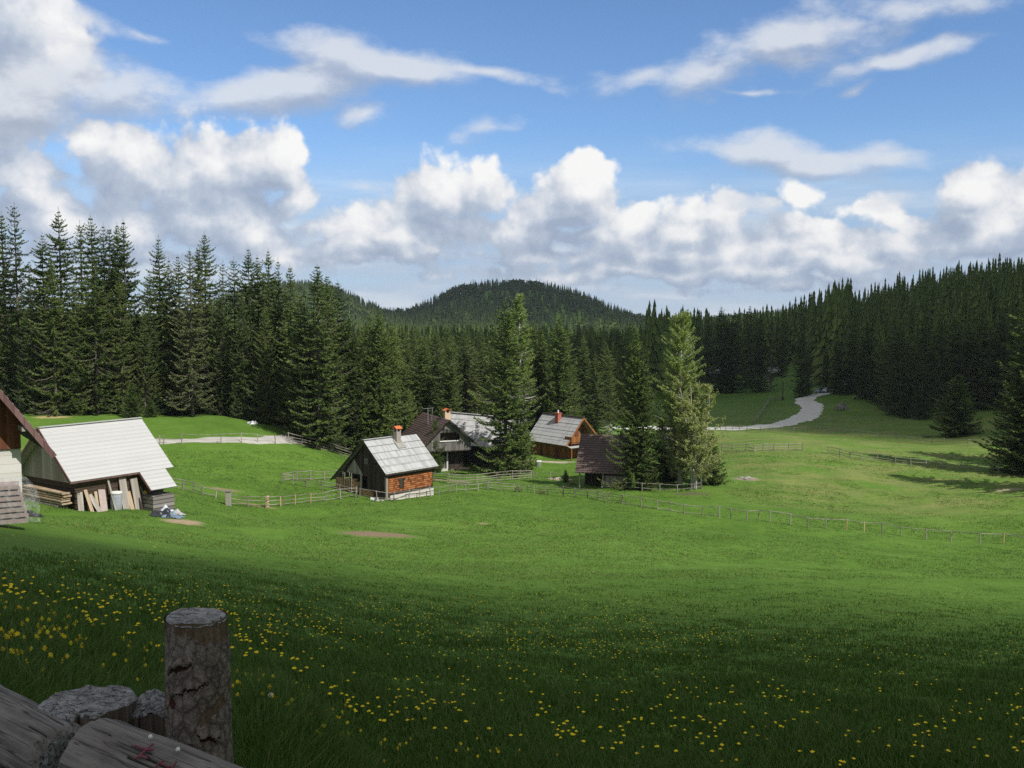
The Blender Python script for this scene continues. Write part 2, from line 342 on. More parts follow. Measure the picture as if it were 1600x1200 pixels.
def polar_ground():
    af = np.radians(np.concatenate([np.arange(-180, -45, 3.0), np.arange(-45, -33, .5), np.arange(-33, 33, .13), np.arange(33, 45, .5), np.arange(45, 180, 3.0)]))
    rr = np.concatenate([[0.0], np.geomspace(.6, 2400, 600)])
    A, RR = np.meshgrid(af, rr, indexing='ij'); X = RR * np.sin(A); Y = RR * np.cos(A); Z = height(X, Y)
    n, m = A.shape; V = np.stack([X, Y, Z], -1).reshape(-1, 3)
    i = np.arange(n)[:, None]; j = np.arange(m - 1)[None]; i2 = (i + 1) % n
    Q = np.stack([i * m + j, i2 * m + j, i2 * m + j + 1, i * m + j + 1], -1).reshape(-1, 4)[:, ::-1]
    return np_mesh('ground', V, Q, mats=[gm], smooth=True)
tag(link('ground', polar_ground()), kind='structure')

# ------------------------------------------------------------------ roads: sheets draped on the ground
rm, k = new_mat('gravel_road')
pos = k.node('ShaderNodeNewGeometry').outputs['Position']
rn = k.noise(pos, .7, 6, .7)
finish(k, k.ramp(rn, [(0.25, (.50, .485, .455)), (.75, (.62, .60, .565))]), .95, k.noise(pos, 12, 3), .3, .02, .15)
rm2, k = new_mat('sunny_gravel_road')  # gravel copy with a darker colour to offset the full sun on this track
pos = k.node('ShaderNodeNewGeometry').outputs['Position']
finish(k, k.ramp(k.noise(pos, .7, 6, .7), [(0.3, (.30, .285, .255)), (.7, (.42, .405, .37))]), .95, k.noise(pos, 12, 3), .3, .02, .15)
def spline(P, n):
    P = np.asarray(P, float); out = []
    for i in range(len(P) - 1):
        p0, p1, p2, p3 = P[max(i - 1, 0)], P[i], P[i + 1], P[min(i + 2, len(P) - 1)]
        for t in np.linspace(0, 1, n, endpoint=False):
            out.append(.5 * ((2 * p1) + (p2 - p0) * t + (2 * p0 - 5 * p1 + 4 * p2 - p3) * t * t + (3 * p1 - p0 - 3 * p2 + p3) * t**3))
    out.append(P[-1]); return np.array(out)
def road(name, pts, width, mat, label=None, lift=.13):
    C = spline(pts, 24); T = np.gradient(C, axis=0); T /= np.linalg.norm(T, axis=1)[:, None]; N = np.stack([T[:, 1], -T[:, 0]], -1)
    rs = np.random.RandomState(3); ns = 9; V = []
    for s in np.linspace(-1, 1, ns):
        w = width * .5 * s + (rs.uniform(-.06, .06, len(C)) if abs(s) == 1 else 0)
        q = C + N * (w[:, None] if hasattr(w, '__len__') else w)
        z = height(q[:, 0], q[:, 1]) + lift * (1 - abs(s) ** 6 * 1.3)
        V.append(np.stack([q[:, 0], q[:, 1], z], -1))
    V = np.stack(V, 1); n = len(C); i = np.arange(n - 1)[:, None]; j = np.arange(ns - 1)[None]
    Q = np.stack([i * ns + j, i * ns + j + 1, (i + 1) * ns + j + 1, (i + 1) * ns + j], -1).reshape(-1, 4)
    o = link(name, np_mesh(name, V.reshape(-1, 3), Q, mats=[mat], smooth=True)); tag(o, label, kind='structure'); return o
def gpts(L): return [at(a, b)[:2] for a, b in L]
road('road', gpts([(960, 668), (1050, 669), (1120, 669), (1170, 668), (1220, 663), (1252, 654), (1268, 643), (1268, 633), (1258, 627), (1262, 621)]) + [at(1276, 617)[:2], at(1300, 613)[:2]], 5.8, rm, 'pale gravel road bending through the far meadow')
road('road', gpts([(120, 689), (200, 689), (260, 689.5), (330, 688), (400, 688), (450, 687), (520, 690)]), 3.6, rm2, 'pale gravel track crossing the meadow below the left wood')
# ------------------------------------------------------------------ the clouds whose shadows lie on the field and on the right-hand wood
def cloud_mat(edge, nz, amax):
    global k
    m, k = new_mat('cloud_vapour')
    pos = k.node('ShaderNodeTexCoord').outputs['Object']
    gxy = k.v('LENGTH', k.v('MULTIPLY', pos, (1, 1, 0)))
    em = k.m('ADD', k.m('SUBTRACT', 1.0, gxy), k.m('MULTIPLY', k.m('SUBTRACT', k.noise(pos, 2.4, 5, .55), .5), nz))
    al = k.mr(em, .02, edge, 0, amax, True)
    d_ = k.node('ShaderNodeBsdfDiffuse'); d_.inputs[0].default_value = (.9, .9, .92, 1)
    t_ = k.node('ShaderNodeBsdfTransparent'); x_ = k.node('ShaderNodeMixShader'); k.put(x_.inputs[0], al)
    k.l.new(t_.outputs[0], x_.inputs[1]); k.l.new(d_.outputs[0], x_.inputs[2]); k.l.new(x_.outputs[0], k.node('ShaderNodeOutputMaterial').inputs[0])
    return m
def shade_cloud(cx, cy, cz, rx, ry, rot, alt, label, seed, edge, nz, amax=.985):
    """a flat-based cumulus standing up-sun of the ground point (cx, cy, cz)"""
    t = (alt - cz) / SUN_DIR[2]; c = np.array([cx, cy, cz]) + SUN_DIR * t
    rs = np.random.RandomState(seed); nu, nv = 96, 30; V = []
    for side in (0, 1):
        for j in range(nv + 1):
            r = j / nv
            for i in range(nu):
                a = 6.28318 * i / nu; x, y = r * math.cos(a), r * math.sin(a)
                b = .5 + .5 * math.sin(5 * x + seed) * math.sin(4.3 * y + seed * 2) + .35 * math.sin(11 * x + 9 * y + seed)
                z = (1 - r * r) * (.10 + .30 * max(b, 0)) if side else -.02 * (1 - r * r)
                V.append((x, y, z))
    V = np.array(V); Q = []
    for side in (0, 1):
        o = side * (nv + 1) * nu
        for j in range(nv):
            for i in range(nu):
                q = [o + j * nu + i, o + j * nu + (i + 1) % nu, o + (j + 1) * nu + (i + 1) % nu, o + (j + 1) * nu + i]
                Q.append(q if side == 0 else q[::-1])
    o = link('cloud', np_mesh('cloud', V, np.array(Q), mats=[cloud_mat(edge, nz, amax)], smooth=True)); o.location = c; o.scale = (rx, ry, .5 * (rx + ry) * .7); o.rotation_euler = (0, 0, rot)
    tag(o, label, 'cloud', kind='structure'); return o
shade_cloud(0, -26, -3, 170, 78, R(9), 330, 'white cumulus cloud drifting above the near field', 3, .72, .22, .90)
shade_cloud(360, 460, -8, 480, 400, R(-15), 520, 'broad white cumulus cloud above the wooded right slope', 8, .08, .10, 1.0)
shade_cloud(-60, 1450, 10, 620, 420, R(0), 950, 'unseen cloud added up-sun to shade the middle hill', 5, .9, .5, .8)  # out-of-view cloud added to dim the middle hill
# ------------------------------------------------------------------ trees
def leaf_mat(name, stops, hue=.5, transl=.18, rough=.75):
    m, k = new_mat(name)
    tone = k.node('ShaderNodeAttribute', attribute_name='tone').outputs['Fac']
    rnd = k.node('ShaderNodeObjectInfo').outputs['Random']
    f = k.m('ADD', k.m('MULTIPLY', tone, .68), k.m('MULTIPLY', rnd, .42))
    finish(k, k.ramp(f, stops), rough, spec=.15, transl=transl); return m
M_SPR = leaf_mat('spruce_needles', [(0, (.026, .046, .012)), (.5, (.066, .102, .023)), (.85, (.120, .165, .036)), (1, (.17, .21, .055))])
M_SPRL = leaf_mat('sunlit_spruce_needles', [(0, (.050, .080, .018)), (.5, (.095, .145, .030)), (1, (.17, .22, .055))])  # brighter spruce needles for the sunlit trees: sun put into the colour
M_PALE = leaf_mat('pale_spruce_needles', [(0, (.07, .085, .035)), (.5, (.125, .15, .055)), (1, (.20, .22, .09))])
M_LAR = leaf_mat('larch_needles', [(0, (.13, .19, .04)), (.5, (.20, .285, .06)), (1, (.29, .36, .09))], transl=.35)
M_BEECH = leaf_mat('beech_leaves', [(0, (.045, .070, .016)), (1, (.10, .135, .03))])
M_LEAF = leaf_mat('spring_leaves', [(0, (.15, .19, .055)), (.5, (.24, .28, .085)), (1, (.34, .37, .13))], transl=.35)
def bark_mat(name, a, b, sc=6.0):
    m, k = new_mat(name)
    p = k.node('ShaderNodeTexCoord').outputs['Object']
    n = k.noise(k.v('MULTIPLY', p, (1, 1, .35)), sc, 5, .65)
    finish(k, k.mix(n, a + (1,), b + (1,)), .95, n, .6, .03, .1); return m
M_BARK = bark_mat('conifer_bark', (.075, .06, .05), (.19, .165, .14))
M_GBARK = bark_mat('grey_bark', (.26, .25, .225), (.50, .49, .455))
M_DEAD = bark_mat('dead_twigs', (.17, .16, .15), (.30, .28, .26))

class Sprays:
    """collects lance-shaped sprays (quads) with a tone each"""
    def __init__(s): s.V = []; s.T = []
    def add(s, base, dirv, length, width, tone, rs, lift=0.0):
        base = np.atleast_2d(base); n = len(base)
        d = dirv / np.linalg.norm(dirv, axis=1)[:, None]
        w = np.cross(d, rs.normal(size=(n, 3)) + np.array([0, 0, 1.4])); w /= np.linalg.norm(w, axis=1)[:, None] + 1e-9
        L = np.broadcast_to(length, (n,))[:, None]; Wd = np.broadcast_to(width, (n,))[:, None]
        mid = base + d * L * .45 + np.array([0, 0, 1]) * L * lift
        s.V.append(np.stack([base, mid + w * Wd * .5, base + d * L, mid - w * Wd * .5], 1)); s.T.append(np.broadcast_to(tone, (n,)))
    def mesh(s, name, mat):
        V = np.concatenate(s.V).reshape(-1, 3); T = np.concatenate(s.T)
        return np_mesh(name, V, np.arange(len(V)).reshape(-1, 4), mats=[mat], attr=T)
def tubes(segs, sides=5):
    """segs: list of (polyline (n,3), radii (n,)) -> V, quads"""
    V, Q, o = [], [], 0
    for P, rad in segs:
        P = np.asarray(P, float); n = len(P); T = np.gradient(P, axis=0); T /= np.linalg.norm(T, axis=1)[:, None] + 1e-9
        ref = np.where(np.abs(T[:, 2:3]) > .8, np.array([[1., 0, 0]]), np.array([[0, 0, 1.]]))
        A = np.cross(T, ref); A /= np.linalg.norm(A, axis=1)[:, None]; B = np.cross(T, A)
        a = np.arange(sides) * 2 * np.pi / sides
        ring = P[:, None] + (A[:, None] * np.cos(a)[None, :, None] + B[:, None] * np.sin(a)[None, :, None]) * np.asarray(rad)[:, None, None]
        V.append(ring.reshape(-1, 3)); i = np.arange(n - 1)[:, None]; j = np.arange(sides)[None]; j2 = (j + 1) % sides
        Q.append((np.stack([i * sides + j, i * sides + j2, (i + 1) * sides + j2, (i + 1) * sides + j], -1) + o).reshape(-1, 4)); o += n * sides
    return np.concatenate(V), np.concatenate(Q)
def spruce_meshes(seed, H=26.0, Rm=3.3, mat=None, dens=1.0, bare=.04, tw=1.0, point=.85, ragged=.25, dead=.0, droop=1.0):
    rs = np.random.RandomState(seed); S = Sprays(); segs = []
    lean = rs.normal(0, .12, 2)
    def axis(z): return np.stack([lean[0] * (z / H) ** 2 + 0 * z, lean[1] * (z / H) ** 2 + 0 * z, z], -1)
    zz = np.linspace(-.6, H, 14); segs.append((axis(zz), .017 * H * (1 - np.clip(zz, 0, H) / H) ** .85 * .75 + .02))
    z = bare * H; lob = rs.uniform(0, 6.28, 6)
    while z < H * .985:
        rel = z / H
        prof = (1 - math.exp(-2.6 * (1 - rel) ** (point / .92))) / .926 * min(1, .72 + rel * 3.2)
        nb = rs.randint(6, 9) if rel < .7 else rs.randint(5, 8)
        a0 = rs.uniform(0, 6.28); wl = rs.uniform(.72, 1.18)
        if rs.rand() < .10 and rel > .15: nb -= 3
        for b in range(nb):
            az = a0 + 6.28 * b / nb + rs.normal(0, .28)
            lump = 1 + .14 * math.sin(2 * az + lob[0] + 5 * rel) + .12 * math.sin(3 * az + lob[1] - 9 * rel) + .10 * math.sin(17 * rel + lob[2])
            L = max(.14, Rm * prof * lump * wl * (1 + rs.uniform(-ragged, ragged * .6)))
            if rs.rand() < .05: L *= 1.22
            if rs.rand() < .10: L *= .6
            st = np.interp(rel, [0, .35, .75, 1], [-.42 * droop, -.26 * droop, -.05, .42]) + rs.normal(0, .10)
            up = np.interp(rel, [0, .5, 1], [.42, .36, .1]) * droop
            isdead = rs.rand() < dead * (1.25 - rel)
            h = np.array([math.cos(az), math.sin(az), 0.]); sd = np.array([-math.sin(az), math.cos(az), 0.])
            base = axis(np.array([z + rs.uniform(-.15, .15) * (1.3 - rel)]))[0]
            def pt(t): return base + h * (L * t)[:, None] + np.array([0, 0, 1.]) * (L * (st * t + up * t * t * t))[:, None]
            n = max(3, int(L / .20 * dens)); t = np.linspace(.12, 1, n) + rs.uniform(-.03, .03, n)
            P = pt(t); tone = np.clip(.46 + rs.normal(0, .17), 0, 1)
            if L > 1.2:
                tt = np.linspace(0, .95, 4); segs.append((pt(tt), .012 * L * (1.1 - tt) + .006))
            if isdead:
                tt = np.linspace(.2, 1, 5); pp = pt(tt)
                for q in range(4): segs.append((np.stack([pp[q], pp[q] + sd * rs.uniform(-.6, .6) * L * .3 + h * .25 * L + np.array([0, 0, -.15 * L])]), np.array([.012, .005])))
                if rs.rand() < .75: continue
            sl = (.26 + .34 * np.clip(1 - t, 0, 1)) * (.45 + .55 * min(L / 2.2, 1.3)) * rs.uniform(.75, 1.3, n)
            for sg in (-1, 1):
                d = h * .75 + sd * sg * rs.uniform(.6, 1.1, n)[:, None] + np.array([0, 0, 1.]) * (rs.uniform(-.34, .06, n) - .08 * droop)[:, None]
                S.add(P, d, sl * 1.15, .17 * tw * (.7 + .3 * min(L, 1.6)), np.clip(tone + rs.normal(0, .12, n) + .22 * (t - .5), 0, 1), rs)
            # hanging secondary sprays and the leading shoot
            if L > .7:
                mk = rs.rand(n) < .8
                if mk.any():
                    d = h * .35 + sd * rs.uniform(-.6, .6, n)[:, None] + np.array([0, 0, -1.]) * rs.uniform(.35, 1.0, n)[:, None]
                    S.add(P[mk], d[mk], (sl * .75)[mk], .16 * tw, np.clip(tone - .08 + rs.normal(0, .1, n), 0, 1)[mk], rs)
                    d = h * .8 + sd * rs.uniform(-.5, .5, n)[:, None] + np.array([0, 0, 1.]) * rs.uniform(.15, .6, n)[:, None]
                    S.add(P[mk], d[mk], (sl * .7)[mk], .14 * tw, np.clip(tone + .12 + rs.normal(0, .1, n), 0, 1)[mk], rs)
            S.add(pt(np.array([.86])), (h + np.array([0, 0, .35]))[None], .3 * min(L, 1.4) + .1, .13 * tw, np.clip(tone + .2, 0, 1), rs)
        z += np.interp(rel, [0, .55, .8, 1], [.66, .64, .62, .36]) * H / 26 * rs.uniform(.8, 1.2) / (dens ** .5)
    S.add(axis(np.array([H * .985])), np.array([[0, 0, 1.]]), .03 * H * .9, .08, .5, rs)
    tv, tq = tubes(segs, 5)
    return S.mesh('spruce_crown', mat or M_SPR), np_mesh('spruce_trunk', tv, tq, mats=[M_BARK], smooth=True)
def larch_meshes(seed, H=24.0, Rm=6.0):
    rs = np.random.RandomState(seed); S = Sprays(); segs = []
    zz = np.linspace(-.5, H, 16); ax = np.stack([.12 * np.sin(zz * .35), .1 * np.cos(zz * .3), zz], -1); segs.append((ax, .30 * (1 - np.clip(zz, 0, H) / H) ** .8 + .02))
    z = .18 * H
    while z < H * .98:
        rel = z / H; prof = (1 - rel) ** .55 * min(1, .45 + 1.6 * rel)
        for b in range(rs.randint(3, 6)):
            az = rs.uniform(0, 6.28); L = max(.4, Rm * prof * rs.uniform(.55, 1.2))
            h = np.array([math.cos(az), math.sin(az), 0.]); sd = np.array([-math.sin(az), math.cos(az), 0.])
            base = np.array([np.interp(z, zz, ax[:, 0]), np.interp(z, zz, ax[:, 1]), z + rs.uniform(-.2, .2)])
            st = np.interp(rel, [0, .6, 1], [-.25, 0, .7])
            def pt(t): return base + h * (L * t)[:, None] + np.array([0, 0, 1.]) * (L * (st * t + .3 * t**2))[:, None]
            tt = np.linspace(0, 1, 6); segs.append((pt(tt), .035 * (1.05 - tt) * min(L, 2) + .006))
            if rel < .45 and rs.rand() < .7:
                for q in range(6):
                    p = pt(np.array([rs.uniform(.3, 1)]))[0]; segs.append((np.stack([p, p + sd * rs.uniform(-.8, .8) + h * .3 + np.array([0, 0, rs.uniform(-.5, .1)])]), np.array([.012, .005])))
                if rel < .40: continue
            n = int(L / .09); t = np.linspace(.15, 1, n); P = pt(t); tone = np.clip(.5 + rs.normal(0, .2), 0, 1)
            for rep in range(4):
                d = h * rs.uniform(.1, .8, n)[:, None] + sd * rs.uniform(-1, 1, n)[:, None] + np.array([0, 0, 1.]) * rs.uniform(-.8, .5, n)[:, None]
                S.add(P, d, rs.uniform(.22, .55, n), .095, np.clip(tone + rs.normal(0, .15, n), 0, 1), rs)
        z += .24 * H / 24
    tv, tq = tubes(segs, 5)
    return S.mesh('larch_crown', M_LAR), np_mesh('larch_trunk', tv, tq, mats=[M_GBARK], smooth=True)
def broadleaf_meshes(seed, H=14.0, Rm=4.0, nstem=6, leaves=9000, spread=1.0, lmat=None, clear=.1, bmat=None, lsz=.13):
    """many-stemmed tree with thin upright grey stems and sparse young leaves"""
    rs = np.random.RandomState(seed); S = Sprays(); segs = []; tips = []
    for s in range(nstem):
        a = rs.uniform(0, 6.28); r0 = rs.uniform(.1, .35) * Rm * .55; hs = H * rs.uniform(.72, 1.0)
        b0 = np.array([math.cos(a) * r0 * .6, math.sin(a) * r0 * .6, -.4]); out = np.array([math.cos(a), math.sin(a), 0]) * Rm * rs.uniform(.1, .42) * spread
        t = np.linspace(0, 1, 9); w = np.stack([np.sin(t * 5 + s) * .18, np.cos(t * 4 + s * 2) * .18, 0 * t], -1) * t[:, None]
        P = b0 + out[None] * (t ** 1.5)[:, None] + np.array([0, 0, 1.]) * (hs * t)[:, None] + w
        segs.append((P, .13 * H / 14 * (1.06 - t) * rs.uniform(.7, 1.3) + .008))
        nb = int(34 * H / 14)
        for q in range(nb):
            tq = rs.uniform(clear, .98); p = np.array([np.interp(tq, t, P[:, i]) for i in range(3)])
            az = rs.uniform(0, 6.28); L = Rm * .55 * (1.08 - tq) ** .7 * rs.uniform(.5, 1.15) * min(1, .55 + 2.0 * tq)
            d = np.array([math.cos(az), math.sin(az), rs.uniform(.25, 1.0)]); tt = np.linspace(0, 1, 4)
            B = p + d[None] * (L * tt)[:, None] + np.array([0, 0, -.12 * L])[None] * (tt**2)[:, None]
            segs.append((B, .030 * (1.1 - tt) + .006))
            for u in range(3):
                p2 = B[rs.randint(1, 4)]; d2 = d * .5 + rs.normal(0, .5, 3) + np.array([0, 0, .25]); C = np.stack([p2, p2 + d2 * L * .45]); segs.append((C, np.array([.010, .004]))); tips.append(C)
            tips.append(B[1:3]); tips.append(B[2:4])
    tips = np.array(tips); i = rs.randint(0, len(tips), leaves); f = rs.uniform(0, 1.05, leaves)[:, None]
    P = tips[i, 0] * (1 - f) + tips[i, 1] * f + rs.normal(0, .09, (leaves, 3))
    cl = rs.uniform(0, 1, len(tips))[i]
    S.add(P, rs.normal(0, 1, (leaves, 3)) + np.array([0, 0, -.3]), rs.uniform(.7, 1.4, leaves) * lsz, lsz * .75, np.clip(.25 + .5 * cl + rs.normal(0, .12, leaves), 0, 1), rs)
    tv, tq = tubes(segs, 4)
    return S.mesh('broadleaf_crown', lmat or M_LEAF), np_mesh('broadleaf_trunk', tv, tq, mats=[bmat or M_GBARK], smooth=True)

# one mesh pair of each kind; trees are copies at their own size and turn
KINDS = {}
for i in range(6): KINDS['spruce%d' % i] = (26.0,) + spruce_meshes(20 + i, 26, 4.5 + .35 * (i % 3), dens=1.15, bare=.03, point=.92 + .05 * (i % 2), ragged=.28, dead=.0 if i < 4 else .12)
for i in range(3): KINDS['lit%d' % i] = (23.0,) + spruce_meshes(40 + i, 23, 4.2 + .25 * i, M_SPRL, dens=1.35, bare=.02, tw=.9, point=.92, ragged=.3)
for i in range(2): KINDS['thin%d' % i] = (26.0,) + spruce_meshes(60 + i, 26, 3.6, dens=.9, bare=.12, ragged=.45, dead=.45, point=.75)
for i in range(2): KINDS['slim%d' % i] = (24.0,) + spruce_meshes(70 + i, 24, 3.2 + .2 * i, dens=1.0, bare=.05, tw=1.1, point=.85, ragged=.3)
for i in range(2): KINDS['young%d' % i] = (7.0,) + spruce_meshes(80 + i, 7, 1.75, M_SPR if i else M_SPRL, dens=1.5, bare=.02, tw=.62, point=.9)
KINDS['pale0'] = (26.0,) + spruce_meshes(95, 26, 5.2, M_PALE, dens=.95, bare=.09, ragged=.35, dead=.12, point=.95)
KINDS['snag0'] = (20.0,) + spruce_meshes(90, 20, 1.9, dens=.7, bare=.15, ragged=.5, dead=1.1, point=.7)
KINDS['larch0'] = (24.0,) + larch_meshes(5); KINDS['larch1'] = (24.0,) + larch_meshes(6, Rm=3.4)
TREES = []
def tree(kind, P, H, label, group=None, name='spruce_tree', cat='tree', wide=1.0, rz=None):
    h0, cr, tr = KINDS[kind]; s = H / h0
    rnd = random.Random(int(P[0] * 131 + P[1] * 977)); rz = rnd.uniform(0, 6.28) if rz is None else rz
    o = empty(name, (P[0], P[1], P[2] - .05), rz, (s * wide, s * wide, s)); tag(o, label, cat, group)
    link('crown', cr, o); link('trunk', tr, o); TREES.append((P[0], P[1])); return o
def tree_px(kind, px, base, top, label, group=None, wide=1.0, name='spruce_tree', d=None, rz=None):
    P = at(px, base) if d is None else atd(px, d)
    y = P[1]; zt = (EYE + pix_dir(px, top) * (y / pix_dir(px, top)[1]))[2]
    return tree(kind, P, zt - P[2], label, group, name, wide=wide, rz=rz)
# ------------------------------------------------------------------ the wood on the left: front rank read off the photograph, filler behind
GL = 'spruces of the left-hand wood'
LEFT = [  # x, base y or None, top y, distance, kind, width
 (10, None, 330, 150, 'slim0', 1.0), (29, None, 317, 148, 'thin0', .95), (-14, None, 345, 150, 'spruce1', 1.0), (50, None, 420, 144, 'spruce0', .9), (70, None, 363, 150, 'spruce2', .95),
 (99, None, 324, 147, 'spruce0', 1.0), (85, None, 400, 142, 'spruce4', .9), (131, None, 345, 151, 'thin1', 1.0), (149, None, 337, 152, 'slim1', 1.0), (166, None, 347, 153, 'spruce3', .8),
 (176, None, 352, 150, 'slim0', .9), (150, None, 395, 144, 'spruce5', 1.0), (120, None, 430, 143, 'spruce3', .85), (187, None, 348, 153, 'spruce4', .75), (198, None, 341, 151, 'spruce1', .95),
 (190, None, 430, 145, 'spruce2', .8), (252, None, 368, 152, 'spruce5', .95), (236, None, 420, 148, 'spruce0', .85), (267, None, 402, 150, 'spruce1', .85), (282, None, 398, 152, 'slim1', .9),
 (302, 651, 388, None, 'pale0', 1.0), (322, None, 363, 152, 'spruce4', .9), (312, None, 384, 154, 'slim0', .9), (350, None, 408, 153, 'thin0', .9), (368, None, 402, 155, 'thin1', 1.0),
 (391, None, 385, 151, 'spruce2', .85), (405, None, 399, 153, 'slim1', .9), (421, None, 387, 150, 'spruce0', .8), (436, None, 403, 149, 'spruce3', .8), (380, None, 455, 147, 'spruce1', .85),
 (455, None, 413, 147, 'slim0', .95), (415, None, 470, 146, 'spruce5', .75), (345, None, 450, 149, 'spruce2', .8), (225, None, 480, 146, 'spruce5', .7)]
ORD = 'first second third fourth fifth sixth seventh eighth ninth tenth eleventh twelfth thirteenth fourteenth fifteenth sixteenth seventeenth eighteenth nineteenth twentieth twenty-first twenty-second twenty-third twenty-fourth twenty-fifth twenty-sixth twenty-seventh'.split()
TIPS = sorted(q[0] for q in LEFT if q[2] <= 413 and q[0] > 0)
for i, (px, by, ty, d, kd, w) in enumerate(LEFT):
    lab = {29: 'tallest thin-topped spruce at the left end of the wood', 99: 'tall full spruce with a sharp tip above the white-roofed barn',
           300: 'broad grey-green spruce with a bare lower trunk at the edge of the meadow', 252: 'pointed spruce standing apart beside a gap in the left wood',
           322: 'tall spruce with a double tip behind the grey-green one'}.get(px)
    if not lab and px in TIPS: lab = 'dark spruce whose tip is %s from the left on the left wood skyline' % ORD[TIPS.index(px)]
    tree_px(kd, px, by, ty, lab or 'shorter dark spruce in the front rank of the left wood', GL, w * .86, d=d)
tree_px('young1', 203, 662, 598, 'small dense young spruce just behind the white barn roof', None, 1.0, d=140)
tree_px('young1', 232, 655, 622, 'bushy low young spruce beside the white barn roof', None, 1.3, d=142)
# the clump that steps forward to the road
CL = [(500, 700, 413, 'slim1', 1.15, 'slender spruce with a long thin spire right of the road end'), (513, None, 428, 'spruce4', .8, 'spruce with a ragged tip just right of the thin spire'), (530, 703, 436, 'spruce5', .95, 'big spruce with brownish cones near its tip'),
      (478, 690, 470, 'spruce1', 1.0, 'dark spruce leaning over the end of the gravel track'), (548, 708, 500, 'spruce2', .9, 'dense spruce above the dark rail fence'), (470, None, 440, 'spruce3', .9, 'dark spruce at the back of the clump by the track')]
for px, by, ty, kd, w, lab in CL: tree_px(kd, px, by, ty, lab, 'spruces in the clump by the track', w, d=None if by else 140)
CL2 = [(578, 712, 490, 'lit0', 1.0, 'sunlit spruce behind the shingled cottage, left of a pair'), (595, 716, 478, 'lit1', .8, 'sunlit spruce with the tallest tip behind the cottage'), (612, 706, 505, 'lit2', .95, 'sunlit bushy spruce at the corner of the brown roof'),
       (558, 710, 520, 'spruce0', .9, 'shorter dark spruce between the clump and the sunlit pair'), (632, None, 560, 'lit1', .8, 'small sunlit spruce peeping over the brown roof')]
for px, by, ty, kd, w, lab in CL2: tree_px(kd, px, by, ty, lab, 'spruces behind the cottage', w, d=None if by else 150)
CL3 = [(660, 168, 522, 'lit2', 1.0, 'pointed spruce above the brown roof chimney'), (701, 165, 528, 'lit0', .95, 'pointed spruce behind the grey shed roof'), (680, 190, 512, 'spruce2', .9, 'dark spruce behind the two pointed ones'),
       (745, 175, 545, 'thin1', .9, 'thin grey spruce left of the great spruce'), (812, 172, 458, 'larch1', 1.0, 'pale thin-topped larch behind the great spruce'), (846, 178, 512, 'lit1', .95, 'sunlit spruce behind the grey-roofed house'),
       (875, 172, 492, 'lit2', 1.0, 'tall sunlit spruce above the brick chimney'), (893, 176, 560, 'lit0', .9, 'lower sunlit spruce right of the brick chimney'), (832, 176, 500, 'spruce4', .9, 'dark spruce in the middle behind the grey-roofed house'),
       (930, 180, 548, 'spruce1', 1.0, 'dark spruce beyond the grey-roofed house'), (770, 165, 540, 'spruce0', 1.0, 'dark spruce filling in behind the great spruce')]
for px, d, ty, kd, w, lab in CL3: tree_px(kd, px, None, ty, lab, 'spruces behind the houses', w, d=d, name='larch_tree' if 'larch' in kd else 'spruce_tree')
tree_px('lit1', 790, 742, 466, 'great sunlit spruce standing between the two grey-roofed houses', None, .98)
tree_px('young0', 812, 738, 640, 'lower bushy spruce at the right foot of the great spruce', None, 1.0)
tree_px('lit2', 990, 764, 505, 'dark green spruce beside the brown-roofed hut, left of the larch', None, .72)
tree_px('spruce3', 1004, 766, 548, 'dark spruce in front of the taller one beside the hut', None, .85)
tree_px('young0', 681, 738, 655, 'young sunlit spruce beside the cottage gable end', None, .66)
tree_px('larch0', 1062, 758, 488, 'tall fresh green larch rising above the leafing thicket', None, .90, name='larch_tree')
# right-hand wood
tree_px('spruce4', 1700, None, 430, 'fir beyond the right edge throwing the lower shadow over the pasture', None, 1.1, d=121)
GR = 'spruces of the shaded right-hand wood'
tree_px('spruce0', 1606, 742, 440, 'nearest black-green fir at the right edge casting its shadow on the pasture', None, 1.3)
tree_px('lit0', 1588, 739, 575, 'lower dark fir growing into the one at the right edge', None, 1.3)
tree_px('spruce2', 1668, 728, 450, 'second dark fir behind the one at the right edge', None, 1.2)
tree_px('young1', 1492, 680, 585, 'small dark young spruce alone on the shaded meadow', None, 1.35)
RIGHT = [(1418, 652, 520), (1440, 655, 545), (1404, 648, 505), (1380, 632, 528), (1365, 628, 545), (1446, 650, 500), (1330, 616, 505), (1308, 615, 520), (1352, 622, 500), (1290, 612, 540), (1466, 640, 500), (1530, 640, 470), (1560, 640, 480), (1395, 640, 480), (1512, 638, 505)]
for i, (px, by, ty) in enumerate(RIGHT):
    tree_px('spruce%d' % (i % 6), px, by, ty, '%s shadowed spruce from the left at the foot of the right-hand wood' % ORD[sorted(q[0] for q in RIGHT).index(px)], GR, 1.0)
tree_px('spruce1', 1252, 620, 510, 'dark spruce with a pale trunk at the bend of the road', None, .85)
tree_px('spruce4', 1262, 617, 540, 'lower dark spruce touching the one at the road bend', None, .8)
FAR = [(1126, 613, 478, 'spruce2'), (1145, 614, 484, 'spruce0'), (1186, 612, 482, 'spruce3'), (1170, 606, 476, 'spruce1'), (1221, 590, 500, 'slim1'), (1106, 604, 500, 'spruce4'), (1204, 612, 510, 'snag0'), (1136, 612, 505, 'slim0')]
for px, by, ty, kd in FAR: tree_px(kd, px, by, ty, '%s dark spruce from the left on the far meadow below the wood' % ORD[sorted(q[0] for q in FAR if q[3] != 'snag0').index(px)] if kd != 'snag0' else 'grey leafless spruce on the far meadow', 'spruces on the far meadow' if kd != 'snag0' else None, 1.0)

